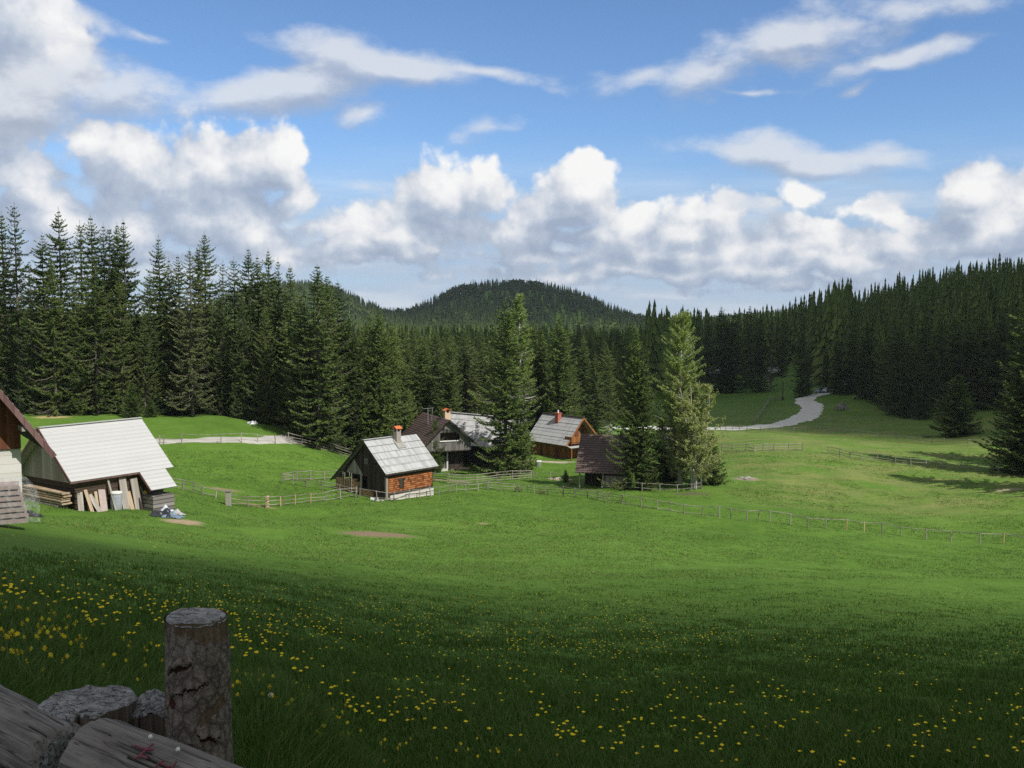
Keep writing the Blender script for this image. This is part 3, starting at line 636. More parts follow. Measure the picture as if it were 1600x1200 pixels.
# filler: random standing trees in the woods, nearest as things, the rest one mass
rs = np.random.RandomState(11)
def ok(x, y, rmin):
    a = np.array(TREES); return (np.hypot(a[:, 0] - x, a[:, 1] - y) > rmin).all()
FILL = []
for _ in range(16000):
    px = rs.uniform(-140, 1760); d = math.exp(rs.uniform(math.log(150), math.log(1000)))
    x = (px - 800) / F * d; y = d
    if px < 470: inside = d > 152 + 4 * math.sin(px * .05) and d < 420
    elif px < 560: inside = d > 150
    elif px < 640: inside = d > 172
    elif px < 960: inside = d > 205 + .05 * (px - 800)
    elif px < 1110: inside = d > np.interp(px, [960, 1110], [225, 400])
    elif px < 1290: inside = d > 425 if px < 1235 else d > np.interp(px, [1235, 1290], [425, 320])
    else: inside = d > np.interp(px, [1290, 1330, 1400, 1460, 1600, 1760], [300, 285, 246, 246, 238, 225])
    if not inside: continue
    FILL.append((x, y, px, d))
cell = {}; KEEP = []
for x, y, px, d in FILL:
    sp = np.interp(d, [150, 300, 600, 1000], [4.6, 5.5, 8, 12]) * (1 if px < 1110 else .78)
    kx, ky = int(x // sp), int(y // sp); bad = False
    for a in (-1, 0, 1):
        for b in (-1, 0, 1):
            for (u, v) in cell.get((kx + a, ky + b, round(sp)), ()):
                if math.hypot(u - x, v - y) < sp * .8: bad = True
    if bad or (d < 260 and not ok(x, y, 3.0)): continue
    cell.setdefault((kx, ky, round(sp)), []).append((x, y)); KEEP.append((x, y, px, d))
def fill_h(px, d, r):
    if px < 560 and d < 420: return r.uniform(11, 17)
    if px < 1010: return min(r.uniform(15, 23), 1.65 - r.uniform(12, 34) / F * d - hz((px - 800) / F * d, d))
    if px < 1330 and d < 620: return r.uniform(21, 30)
    return r.choice((r.uniform(11, 16), r.uniform(14, 20), r.uniform(17, 22)))
KEEP.sort(key=lambda q: q[3])
# front rows are visible, deep rows in the left wood hide behind them
vis = [q for q in KEEP if (-30 < q[2] < 1640)]
indiv = [q for q in vis if (q[2] < 470 and q[3] < 164) or (470 <= q[2] < 1110 and q[3] < 330) or (q[2] >= 1110 and q[3] < 600)]
NMAX = 300 - len(TREES) - 4
def prio(q):
    return q[3] * (1.25 if q[2] < 470 else 1.0)
indiv.sort(key=prio); indiv = indiv[:NMAX]; iset = set(indiv)
for j, (x, y, px, d) in enumerate(indiv):
    r = random.Random(j); H = fill_h(px, d, r)
    lab, grp = (('tall dark spruce deep in the left wood', 'spruces deep in the left wood') if px < 470 else
                ('dark spruce in the wood behind the hamlet', 'spruces of the wood behind the hamlet') if px < 1100 else
                ('shadowed spruce in the dark wood on the right slope', 'spruces on the right slope'))
    tree(['spruce0', 'spruce1', 'spruce2', 'spruce3', 'spruce4', 'slim0', 'slim1', 'spruce5'][r.randrange(8)], np.array([x, y, hz(x, y)]), H, lab, grp, wide=r.uniform(.85, 1.1))
# far trees: jagged tiers of drooping boughs, merged in one mass
def far_tree(rs, tiers, n):
    V, Q, T, nv = [], [], [], 0
    for t in range(tiers):
        z0 = t / tiers; z1 = min(1.0, z0 + 1.75 / tiers); r = (1 - z0) ** .9 * .19
        a0 = rs.uniform(0, 6.28)
        for q in range(n):
            a = a0 + 6.28 * q / n + rs.normal(0, .15); rr = r * rs.uniform(.7, 1.2); w = 2.6 / n
            V += [(0, 0, z1), (rr * .6 * math.cos(a - w), rr * .6 * math.sin(a - w), z0 + .018), (rr * math.cos(a), rr * math.sin(a), z0 - .006), (rr * .6 * math.cos(a + w), rr * .6 * math.sin(a + w), z0 + .018)]
            Q.append((nv, nv + 1, nv + 2, nv + 3)); T.append(np.clip(.42 + rs.normal(0, .16), 0, 1)); nv += 4
    return np.array(V), np.array(Q), np.array(T)
def far_round(rs):
    V, Q, T, nv = [], [], [], 0
    for q in range(46):
        u = rs.normal(size=3); u /= np.linalg.norm(u); c = np.array([0, 0, .55]) + u * np.array([.26, .26, .42]) * rs.uniform(.6, 1)
        a, b = rs.normal(size=3), rs.normal(size=3); s = .10
        for p in (c - a * s, c - b * s, c + a * s, c + b * s): V.append(p)
        Q.append((nv, nv + 1, nv + 2, nv + 3)); T.append(rs.uniform(.3, .9)); nv += 4
    return np.array(V), np.array(Q), np.array(T)
_P8 = [far_tree(rs, 11, 7) for _ in range(6)]; _P5 = [far_tree(rs, 6, 5) for _ in range(6)]; _PR = [far_round(rs) for _ in range(3)]
def mass(name, pts, label, protos, mat, hfun, kind='stuff', wfun=None):
    V, Q, T, o = [], [], [], 0
    for (x, y) in pts:
        v, q, t = protos[rs.randint(len(protos))]; H = hfun(x, y); a = rs.uniform(0, 6.28); c, s = math.cos(a), math.sin(a); w = H * rs.uniform(.85, 1.15)
        V.append(np.stack([x + (v[:, 0] * c - v[:, 1] * s) * w, y + (v[:, 0] * s + v[:, 1] * c) * w, hz(x, y) + v[:, 2] * H], -1)); Q.append(q + o); o += len(v)
        T.append(np.clip(t + rs.normal(0, .13), 0, 1))
    return tag(link(name, np_mesh(name, np.concatenate(V), np.concatenate(Q), mats=[mat], attr=np.concatenate(T))), label, 'forest', kind=kind)
rest = [(x, y) for (x, y, px, d) in KEEP if (x, y, px, d) not in iset]
mass('forest', rest, 'dark spruce forest filling the valley and the slope behind the nearer trees', _P8, M_SPR, lambda x, y: max(8, fill_h(800 + x / y * F, y, random.Random(int(x * 7 + y)))))
def hill_pts(hx, hy, sx, sy, n, pred):
    P = []
    for _ in range(n):
        x = hx + rs.uniform(-2.1, 2.1) * sx; y = hy + rs.uniform(-1.9, .45) * sy
        if pred(x, y): P.append((x, y))
    return P
h0, h1 = HILLS
mass('forest', hill_pts(h0[0] + 12, h0[1], 190, h0[4], 6200, lambda x, y: rs.rand() > .22), 'conifer forest covering the rounded middle hill', _P5, M_SPR, lambda x, y: rs.uniform(12, 19))
mass('woodland', hill_pts(h0[0] + 12, h0[1], 175, h0[4], 2400, lambda x, y: math.sin(x * .035 + 1) * math.sin(y * .03 + x * .011) > .42), 'pale green beech patches among the conifers of the middle hill', _PR, M_BEECH, lambda x, y: rs.uniform(11, 16))
mass('forest', hill_pts(h1[0], h1[1], 125, h1[4], 3600, lambda x, y: True), 'conifer forest covering the smaller hill behind the left wood', _P5, M_SPR, lambda x, y: rs.uniform(12, 18))
# the leafing thicket under the larch, and shrubs
for nm, args in {'thicket': dict(seed=3, H=14.5, Rm=5.4, nstem=9, leaves=30000, lsz=.18), 'beech': dict(seed=4, H=14, Rm=4, nstem=1, leaves=16000, spread=.2), 'bush': dict(seed=5, H=2.2, Rm=1.9, nstem=7, leaves=2600, lsz=.10, clear=.02), 'bare': dict(seed=6, H=3.2, Rm=2.4, nstem=8, leaves=250, lsz=.08)}.items():
    KINDS[nm] = (args['H'],) + broadleaf_meshes(**args)
tree_px('thicket', 1088, 764, 575, 'many-stemmed grey tree with sparse young leaves in front of the larch', None, 1.0, name='broadleaf_tree')
tree_px('thicket', 1062, 756, 610, 'second leafing grey tree growing round the larch trunk', None, .75, name='broadleaf_tree', rz=2.0)
tree_px('young1', 1108, 757, 672, 'dark young spruce tucked behind the leafing thicket', None, 1.0)
tree_px('young1', 1040, 750, 650, 'dark young spruce behind the larch trunk', None, 1.2)
tree_px('young0', 884, 754, 733, 'knee-high young spruce beside the gate by the hut', None, 1.1)
tree_px('young1', 934, 759, 742, 'little spruce bush in front of the hut wall', None, 1.1)
tree_px('bush', 708, 742, 730, 'small green shrub in front of the white house plinth', None, 1.0, name='shrub')
tree_px('bush', 848, 772, 762, 'small dark bush growing on the paddock fence', None, 1.4, name='shrub')
tree_px('bush', 810, 768, 756, 'grey bramble bush on the paddock fence corner', None, 1.2, name='shrub')
tree_px('bare', 952, 680, 655, 'leafless grey bush behind the brown-roofed hut', None, 1.3, name='shrub')
tree_px('bush', 895, 757, 749, 'fresh green weeds in front of the hut', None, 1.8, name='shrub')
# ------------------------------------------------------------------ mesh builder with metric UVs
class MB:
    def __init__(s): s.v = []; s.f = []
    def quad(s, *p):
        n = len(s.v); s.v += [tuple(q) for q in p]; s.f.append(tuple(range(n, n + len(p)))); return s
    def box(s, c, size, M=None, taper=1.0):
        x, y, z = [q / 2 for q in size]; P = []
        for k_ in (-1, 1):
            t = 1 if k_ < 0 else taper
            for a, b in ((-1, -1), (1, -1), (1, 1), (-1, 1)): P.append(Vector((a * x * t, b * y * t, k_ * z)))
        if M is not None: P = [M @ p for p in P]
        P = [(p[0] + c[0], p[1] + c[1], p[2] + c[2]) for p in P]
        for f in ((3, 2, 1, 0), (4, 5, 6, 7), (0, 1, 5, 4), (1, 2, 6, 5), (2, 3, 7, 6), (3, 0, 4, 7)): s.quad(*[P[i] for i in f])
        return s
    def bar(s, a, b, w, h=None, up=(0, 0, 1)):
        """a squared bar from a to b"""
        a, b = Vector(a), Vector(b); h = h or w; t = (b - a); L = t.length; t.normalize(); r = t.cross(Vector(up))
        if r.length < 1e-3: r = Vector((1, 0, 0))
        r.normalize(); u = r.cross(t); M = Matrix((r, t, u)).transposed(); return s.box((a + b) / 2, (w, L, h), M)
    def slab(s, p0, p1, p2, p3, th):
        """plate on four corners (counter-clockwise from above), th thick, downwards"""
        p = [Vector(q) for q in (p0, p1, p2, p3)]; n = (p[1] - p[0]).cross(p[3] - p[0]).normalized(); q = [a - n * th for a in p]
        s.quad(*p); s.quad(*q[::-1])
        for i in range(4): j = (i + 1) % 4; s.quad(p[i], q[i], q[j], p[j])
        return s
    def tube(s, P, rad, sides=8, cap=True):
        V, Q = tubes([(np.array(P, float), np.broadcast_to(rad, (len(P),)))], sides); o = len(s.v); s.v += [tuple(q) for q in V]; s.f += [tuple(int(i) + o for i in q) for q in Q]
        if cap:
            s.f.append(tuple(o + i for i in range(sides))[::-1]); s.f.append(tuple(o + len(V) - sides + i for i in range(sides)))
        return s
    def prism(s, poly, a, b):
        """polygon (x,z) extruded along y from a to b"""
        n = len(poly); A = [(x, a, z) for x, z in poly]; B = [(x, b, z) for x, z in poly]
        s.quad(*A); s.quad(*B[::-1])
        for i in range(n): j = (i + 1) % n; s.quad(A[j], A[i], B[i], B[j])
        return s
    def build(s, name, mat, parent=None, loc=None, smooth=False):
        me = bpy.data.meshes.new(name); me.from_pydata(s.v, [], s.f); me.materials.append(mat)
        uv = me.uv_layers.new(name='UVMap'); me.update()
        for p in me.polygons:
            n = p.normal
            if abs(n.z) > .97: t, b = Vector((1, 0, 0)), Vector((0, 1, 0))
            else: t = Vector((0, 0, 1)).cross(n).normalized(); b = n.cross(t)
            for li in p.loop_indices:
                c = me.vertices[me.loops[li].vertex_index].co; uv.data[li].uv = (c.dot(t), c.dot(b))
            p.use_smooth = smooth
        return link(name, me, parent, loc)
def wood(name, stops, w=.16, horiz=False, gap=.06, groove=.35, rough=.85, grain=9.0, bstr=.4, objrand=False):
    """boards: a tone for every board, grain along it, a groove between boards"""
    m, k = new_mat(name)
    uv = k.node('ShaderNodeUVMap').outputs[0]; u, v, _ = k.xyz(uv)
    if horiz: u, v = v, u
    iu = k.m('DIVIDE', u, w); idx = k.m('FLOOR', iu); fr = k.m('FRACT', iu)
    t = k.wn(k.cxyz(idx, 3.7, 0.0)); g = k.noise(k.cxyz(k.m('MULTIPLY', u, grain), k.m('MULTIPLY', v, grain * .08), idx), 1.0, 5, .65)
    f = k.m('ADD', k.m('MULTIPLY', t, .5), k.m('MULTIPLY', g, .55))
    if objrand: f = k.m('ADD', f, k.m('MULTIPLY', k.m('SUBTRACT', k.node('ShaderNodeObjectInfo').outputs['Random'], .5), .4))
    e = k.m('MINIMUM', fr, k.m('SUBTRACT', 1.0, fr)); gr = k.mr(e, 0, gap, groove, 1)
    c = k.mix(1.0, k.ramp(f, stops), k.cxyz(gr, gr, gr), 'MULTIPLY')
    finish(k, c, rough, k.m('ADD', k.m('MULTIPLY', gr, .6), k.m('MULTIPLY', g, .5)), bstr, .02, .2); return m
def sheets(name, stops, rowh, colw, line=.5, lw=.03, rough=.8, grain=.25, spec=.25, jitter=.5):
    """roof courses: boards or plates in rows, each with its own weathering"""
    m, k = new_mat(name)
    uv = k.node('ShaderNodeUVMap').outputs[0]; u, v, _ = k.xyz(uv)
    r = k.m('DIVIDE', v, rowh); ri = k.m('FLOOR', r); rf = k.m('FRACT', r)
    cu = k.m('ADD', k.m('DIVIDE', u, colw), k.m('MULTIPLY', k.wn(k.cxyz(ri, 1.3, 0.0)), jitter)); ci = k.m('FLOOR', cu); cf = k.m('FRACT', cu)
    t = k.wn(k.cxyz(ri, ci, 0.5)); g = k.noise(k.cxyz(k.m('MULTIPLY', u, 7.0), k.m('MULTIPLY', v, .9), 0.0), 1.0, 5, .7); big = k.noise(uv, .45, 4, .6)
    f = k.m('ADD', k.m('ADD', k.m('MULTIPLY', t, .35), k.m('MULTIPLY', g, grain)), k.m('MULTIPLY', big, .55))
    e1 = k.mr(k.m('MINIMUM', rf, k.m('SUBTRACT', 1.0, rf)), 0, lw / rowh, line, 1); e2 = k.mr(k.m('MINIMUM', cf, k.m('SUBTRACT', 1.0, cf)), 0, .02 / colw, .75, 1)
    e = k.m('MULTIPLY', e1, e2)
    finish(k, k.mix(1.0, k.ramp(f, stops), k.cxyz(e, e, e), 'MULTIPLY'), rough, e, .3, .02, spec); return m
def plain(name, a, b=None, sc=4.0, rough=.85, spec=.25, metal=0.0, bump=.2):
    m, k = new_mat(name); p = k.node('ShaderNodeTexCoord').outputs['Object']; n = k.noise(p, sc, 5, .65)
    b = b or tuple(q * .75 for q in a); finish(k, k.mix(k.mr(n, .3, .7), tuple(a) + (1,), tuple(b) + (1,)), rough, n, bump, .02, spec, metal); return m
W_GREY = wood('grey_boards', [(.2, (.17, .15, .13)), (.6, (.30, .27, .235)), (.9, (.42, .385, .34))], .17)
W_GREYD = wood('dark_grey_boards', [(.2, (.085, .078, .072)), (.6, (.15, .14, .13)), (.9, (.23, .215, .20))], .2)
W_GREYW = wood('wide_grey_boards', [(.2, (.20, .175, .15)), (.6, (.34, .305, .265)), (.9, (.45, .41, .36))], .34, gap=.04)
W_DARK = wood('tarred_boards', [(.2, (.022, .017, .014)), (.6, (.050, .038, .030)), (.9, (.09, .065, .048))], .18)
W_LOG = wood('old_logs', [(.2, (.05, .035, .025)), (.6, (.10, .07, .048)), (.9, (.17, .12, .085))], .26, True, .16, .25, bstr=.9)
W_LOGG = wood('grey_logs', [(.2, (.10, .09, .085)), (.6, (.20, .185, .17)), (.9, (.33, .31, .29))], .28, True, .2, .2, bstr=.9)
W_ORANGE = wood('honey_boards', [(.2, (.17, .065, .022)), (.6, (.27, .11, .038)), (.9, (.38, .17, .06))], .2)
W_RED = wood('red_brown_boards', [(.2, (.09, .032, .018)), (.6, (.15, .055, .030)), (.9, (.21, .09, .05))], .17)
W_SHING = sheets('larch_shingle_wall', [(.3, (.06, .028, .016)), (.5, (.26, .085, .028)), (.7, (.40, .15, .05)), (.9, (.48, .22, .09))], .22, .3, .18, .06, jitter=.8)
W_NEW = wood('fresh_sawn_boards', [(.2, (.27, .195, .125)), (.6, (.39, .295, .20)), (.9, (.49, .395, .285))], .3, objrand=True)
W_RAIL = wood('weathered_rail', [(.1, (.12, .108, .09)), (.5, (.22, .20, .17)), (.9, (.34, .315, .275))], .5, groove=1.0, objrand=True)
W_BRASS = wood('fresh_post_wood', [(.1, (.36, .23, .10)), (.9, (.55, .38, .19))], .5, groove=1.0)
W_BRD = wood('bargeboard_wood', [(.2, (.10, .055, .05)), (.9, (.19, .115, .11))], .4)
R_WHITE = sheets('pale_roof_plates', [(.2, (.38, .38, .38)), (.9, (.44, .44, .44))], .36, 40, .80, .035, .6, .12)
R_GREY = sheets('silver_board_roof', [(.25, (.23, .234, .238)), (.55, (.34, .344, .348)), (.9, (.45, .45, .446))], .92, .24, .45, .05, .75)
R_GREY2 = sheets('grey_board_roof', [(.25, (.25, .25, .25)), (.55, (.35, .35, .345)), (.9, (.46, .455, .44))], 1.35, .16, .35, .07, .75)
R_BROWN = sheets('brown_roof_plates', [(.2, (.070, .047, .042)), (.9, (.125, .085, .075))], .36, .8, .35, .05, .55, .2)
STUCCO = plain('white_plaster', (.60, .58, .54), (.44, .41, .37), 2.5)
CREAM = plain('cream_plaster', (.66, .50, .35), (.50, .36, .24), 5)
GREYSTUC = plain('grey_plaster', (.36, .32, .29), (.22, .19, .17), 5)
TILE = plain('orange_tile', (.62, .17, .06), (.42, .10, .04), 6)
BRICKR = sheets('red_bricks', [(.2, (.30, .085, .055)), (.9, (.46, .16, .11))], .085, .25, .6, .012, jitter=1)
BLACK = plain('dark_void', (.012, .011, .010))
WHITEP = plain('white_paint', (.78, .78, .76))
STONE = plain('stone', (.34, .33, .31), (.2, .19, .18), 3)
GLASS = plain('dark_glass', (.03, .035, .04), rough=.12, spec=.6)
METAL = plain('galvanised_metal', (.45, .46, .47), rough=.4, metal=.6)

def roof_plane(mb, a0, a1, e1, e0, rowh, th=.07, lap=.035):
    """courses from eave to ridge, each lapping over the one below: a0-a1 ridge, e0-e1 eave"""
    a0, a1, e1, e0 = [Vector(q) for q in (a0, a1, e1, e0)]; n = max(2, round((a0 - e0).length / rowh)); nr = (e1 - e0).cross(a0 - e0).normalized()
    if nr.z < 0: nr = -nr
    for i in range(n):
        s0, s1 = i / n, min(1, (i + 1.08) / n)
        l0, l1 = e0.lerp(a0, s0) + nr * lap, e1.lerp(a1, s0) + nr * lap; u0, u1 = e0.lerp(a0, s1), e1.lerp(a1, s1)
        d = (l1 - l0).cross(u0 - l0)
        if d.z > 0: mb.slab(l0, l1, u1, u0, th)
        else: mb.slab(l1, l0, u0, u1, th)
def chimney(parent, x, y, z0, z1, w, d, mat, cap=TILE, holes=True, capmat=None):
    c = MB().box((x, y, (z0 + z1) / 2), (w, d, z1 - z0)).build('chimney', mat, parent)
    if holes:
        t = MB()
        for sx in (-1, 1):
            for sy in (-1, 1): t.box((x + sx * w * .38, y + sy * d * .38, z1 + .17), (w * .22, d * .22, .34))
        t.build('chimney_cap_pier', CREAM if mat is CREAM else mat, c)
        MB().box((x, y, z1 + .12), (w * .5, d * .5, .2)).build('flue', BLACK, c)
        q = MB(); h = z1 + .34
        q.slab((x - w * .75, y - d * .7, h), (x, y - d * .7, h + .28), (x, y + d * .7, h + .28), (x - w * .75, y + d * .7, h), .06)
        q.slab((x, y - d * .7, h + .285), (x + w * .75, y - d * .7, h), (x + w * .75, y + d * .7, h), (x, y + d * .7, h + .285), .06)
        q.build('chimney_cap', cap, c)
    else: MB().box((x, y, z1 + .06), (w * 1.2, d * 1.2, .12)).build('chimney_cap', cap, c)
    return c
def house(name, label, cat, X, Y, th, zb): 
    o = empty(name, (X, Y, zb), th); tag(o, label, cat); return o
LOCAL = lambda X, Y, th, x, y: (X + x * math.cos(th) - y * math.sin(th), Y + x * math.sin(th) + y * math.cos(th))

# ---- white-roofed barn on the left
BX, BY, BT, BZ = -32.145, 68.5, -.62, -11.53
b = house('barn', 'old log barn with a wide pale plated roof and a low porch on its right', 'barn', BX, BY, BT, BZ)
L, of, xr, hr, he, wi = 7.35, .75, 3.816, 5.34, 1.98, .43
sl_ = (hr - he) / xr
w = MB(); w.box((0, L / 2 - .3, .0), (2 * (xr - wi), L - .6, 3.6)); w.build('wall', W_LOG, b)
for q in range(7):   # log ends crossing at the near corners
    lg = MB()
    for sx in (-1, 1): lg.box((sx * (xr - wi + .10), -.02, -.9 + q * .36), (.2, .34, .26))
    lg.build('log_end', W_LOG, b)
g = MB(); x0 = xr - wi + .06; g.prism([(-x0, 1.72), (x0, 1.72), (x0, he + sl_ * (xr - x0) - .12), (0, hr - .14), (-x0, he + sl_ * (xr - x0) - .12)], -.09, -.02); g.build('gable', W_GREYW, b)
g = MB(); g.prism([(-x0, 1.7), (x0, 1.7), (0, hr - .2)], L - .7, L - .62); g.build('gable', W_GREY, b)
rf = MB(); roof_plane(rf, (0, -of + .1, hr), (0, L, hr), (xr, L, he), (xr, -of + .1, he), .36, .07, .016)
roof_plane(rf, (0, L, hr), (0, -of + .1, hr), (-xr, -of + .1, he), (-xr, L, he), .36)
xe = 5.15; he2 = he - sl_ * (xe - xr)
roof_plane(rf, (xr - .02, 4.55, he + .0), (xr - .02, 6.65, he + .0), (xe, 6.65, he2), (xe, 4.55, he2), .36, .07, .016)
roof = rf.build('roof', R_WHITE, b)
MB().bar((0, -of + .1, hr + .05), (0, L, hr + .05), .28, .05).build('ridge_cap', R_WHITE, roof)
bb = MB(); 
for sx in (-1, 1): bb.bar((0, -of + .06, hr - .05), (sx * xr, -of + .06, he - .05), .05, .2, up=(sx * sl_, 0, 1))
bb.bar((xr, 4.5, he - .06), (xe, 4.5, he2 - .06), .05, .16, up=(sl_, 0, 1)); bb.build('bargeboard', W_BRD, b)
fs = MB(); fs.bar((xr - .05, -of + .1, he - .09), (xr - .05, 4.5, he - .09), .05, .10); fs.bar((-xr + .05, -of + .1, he - .09), (-xr + .05, L, he - .09), .06, .14); fs.build('eave_board', W_BRD, b)
pb = MB(); pb.box((4.3, 5.6, -.65), (1.5, 1.75, 1.9)); pb.build('porch_wall', W_LOGG, b)
MB().box((4.3, 5.6, -1.65), (1.62, 1.86, .42)).build('porch_plinth', STUCCO, b)
MB().box((3.4, 2.6, -1.6), (.5, 5, .9)).build('plinth', STONE, b)

# ---- shingled cottage in the middle
CX, CY, CT, CZ = -15.43, 105.0, -.72, -17.55
c_ = house('cottage', 'small cottage with a silver board roof and an orange shingled wall', 'cottage', CX, CY, CT, CZ)
L, of, xr, xl, hr, her, hel, wi = 6.7, .5, 3.53, 5.48, 5.8, 2.55, 1.05, .42
sr, sl_ = (hr - her) / xr, (hr - hel) / xl
w = MB(); xw = xr - wi
w.box((xw - 1.5, L / 2 + .05, 1.2), (3.0, L - .1, 2.7)); w.build('wall', W_SHING, c_)
w = MB(); w.prism([(.15, -.2), (xw + .01, -.2), (xw + .01, her + .22), (0, hr - .15), (-3.4, hr - .15 - 3.4 * sl_), (-3.4, 1.9), (.15, 1.9)], -.06, .03); w.build('gable', W_DARK, c_)
w = MB(); w.prism([(-4.6, -.2), (.0, -.2), (.0, 2.0), (-4.0, 2.0), (-4.6, 1.5)], 1.75, 1.85); w.build('rear_wall', W_DARK, c_)
w = MB(); w.prism([(-4.6, -.2), (xw, -.2), (xw, her), (0, hr - .2), (-4.6, 1.55)], L - .1, L); w.build('rear_gable', W_DARK, c_)
MB().box((-4.62, L / 2 + 1, .7), (.12, L - 2.2, 1.7)).build('side_wall', W_DARK, c_)
MB().prism([(-3.3, 2.05), (-.55, 2.05), (-2.0, 3.6)], -.10, -.065).build('gable_panel', W_GREY, c_)
MB().box((0.0, -.09, 3.55), (.55, .05, .6)).build('gable_window', W_LOGG, c_)
MB().box((xw + .02, L / 2 + .2, -.35), (.22, L - .4, 1.05)).build('plinth', STUCCO, c_)
MB().box((xw - .02, -.02, .9), (.22, .22, 2.5)).build('corner_post', W_RAIL, c_)
fr_ = MB().box((xw + .045, 2.1, 1.25), (.08, .62, .85)).build('shutter', W_DARK, c_); 
MB().box((xw + .045, 2.1, 1.73), (.1, 1.0, .22)).build('shutter_head', W_DARK, fr_)
MB().box((xw + .03, L / 2, 2.28), (.07, L - .1, .42)).build('wall_plate', W_DARK, c_)
MB().box((xw + .03, L / 2, .32), (.06, L - .1, .34)).build('sill_beam', W_DARK, c_)
for px_ in (-4.9,): MB().bar((px_, -.15, -.3), (px_, -.15, hr - .25 - abs(px_) * sl_), .16).build('porch_post', W_GREY, c_)
rf = MB(); roof_plane(rf, (0, -of, hr), (0, L + of, hr), (xr, L + of, her), (xr, -of, her), .92, .08, .05)
roof_plane(rf, (0, L + of, hr), (0, -of, hr), (-xl, -of, hel), (-xl, L + of, hel), .92, .08, .05); roof = rf.build('roof', R_GREY, c_)
MB().bar((0, -of, hr + .07), (0, 3.7, hr + .07), .36, .06).build('ridge_board', R_GREY, roof)
bb = MB(); bb.bar((0, -of - .03, hr - .06), (xr, -of - .03, her - .06), .06, .2, up=(sr, 0, 1)); bb.bar((0, -of - .03, hr - .06), (-xl, -of - .03, hel - .06), .06, .2, up=(-sl_, 0, 1)); bb.build('bargeboard', W_DARK, c_)
MB().bar((xr - .05, -of, her - .1), (xr - .05, L + of, her - .1), .06, .14).build('eave_board', W_DARK, c_)
chimney(c_, .55, 3.85, hr - 1.0, hr + .62, .55, .62, GREYSTUC)
MB().slab((.45, 3.35, hr - .25), (1.35, 3.35, hr - 1.08), (1.35, 4.5, hr - 1.08), (.45, 4.5, hr - .25), .03).build('chimney_flashing', STONE, c_)
# ---- brown-roofed house behind it
HX, HY, HT, HZ = -9.027, 139.0, .40, -20.75
h = house('house', 'dark timber house with a brown roof, a gabled loggia and an orange chimney cap', 'house', HX, HY, HT, HZ)
L, of, xr, xl, hr, her, hel, wi = 11.5, .6, 4.084, 3.583, 7.6, 4.04, 4.19, .55
sr, sl_ = (hr - her) / xr, (hr - hel) / xl
MB().box((-.1, L / 2 + .6, 1.6), (6.0, L - 2, 4.6)).build('wall', W_DARK, h)
lw_ = MB().box((-1.45, 1.5, 1.35), (3.2, .2, 1.9)).build('log_wall', W_LOGG, h)
MB().box((-1.35, 1.35, -.15), (3.5, .5, 1.1)).build('plinth', STUCCO, h)
MB().box((.35, 1.3, 1.6), (.22, .22, 2.4)).build('corner_post', STUCCO, h)
G = MB(); xg = 3.45
# gable front with an opening: boards left, right, under and over it
lo, o0, o1, oz0, oz1 = 3.15, -1.15, 1.75, 4.55, 5.75
def gz(x): return hr - .15 - (sr * x if x > 0 else -sl_ * x)
G.prism([(-xg + .3, lo), (xg, lo), (xg, oz0), (-xg + .3, oz0)], -.08, .06)
G.prism([(-xg + .3, oz0), (o0, oz0), (o0, gz(o0) if gz(o0) < oz1 else oz1), (o0 - .02, gz(o0)), (-xg + .3, gz(-xg + .3))], -.08, .06)
G.prism([(o1, oz0), (xg, oz0), (xg, gz(xg)), (o1, gz(o1))], -.08, .06)
G.prism([(o0, oz1), (o1, oz1), (o1, max(gz(o1), oz1 + .02)), (0, gz(0)), (o0, max(gz(o0), oz1 + .02))], -.08, .06)
G.prism([(o1 - .5, oz1), (o1, oz1 - .5), (o1, oz1)], -.07, .05)
G.build('gable', W_GREYD, h)
MB().box((.3, 1.0, 5.2), (3.6, .08, 1.9)).build('loggia_wall', W_DARK, h)
MB().box((.3, .5, 4.5), (3.6, 1.0, .08)).build('loggia_floor', W_GREY, h)
MB().bar((o0 - .1, -.14, oz0), (o1 - .1, -.14, oz0), .12, .12).build('window_sill', WHITEP, h)
MB().box((0, .5, 3.12), (6.6, 1.2, .14)).build('jetty_floor', W_DARK, h)
rf = MB(); roof_plane(rf, (0, -of, hr), (0, L, hr), (xr, L, her), (xr, -of, her), .36); roof_plane(rf, (0, L, hr), (0, -of, hr), (-xl, -of, hel), (-xl, L, hel), .36); roof = rf.build('roof', R_BROWN, h)
bb = MB(); bb.bar((0, -of - .03, hr - .06), (xr, -of - .03, her - .06), .06, .26, up=(sr, 0, 1)); bb.bar((0, -of - .03, hr - .06), (-xl, -of - .03, hel - .06), .06, .2, up=(-sl_, 0, 1)); bb.build('bargeboard', W_DARK, h)
chimney(h, .55, 1.9, hr - 1.0, hr + .75, .8, .8, CREAM)
an = MB(); an.bar((-1.2, L * .45, hr - 1.5), (-1.2, L * .45, hr + 1.2), .06); an.bar((-1.9, L * .45, hr + 1.1), (-.3, L * .45, hr + 1.2), .05); an.bar((-.7, L * .45, hr - .9), (-.5, L * .45, hr + 1.1), .05); an.build('antenna', METAL, h)
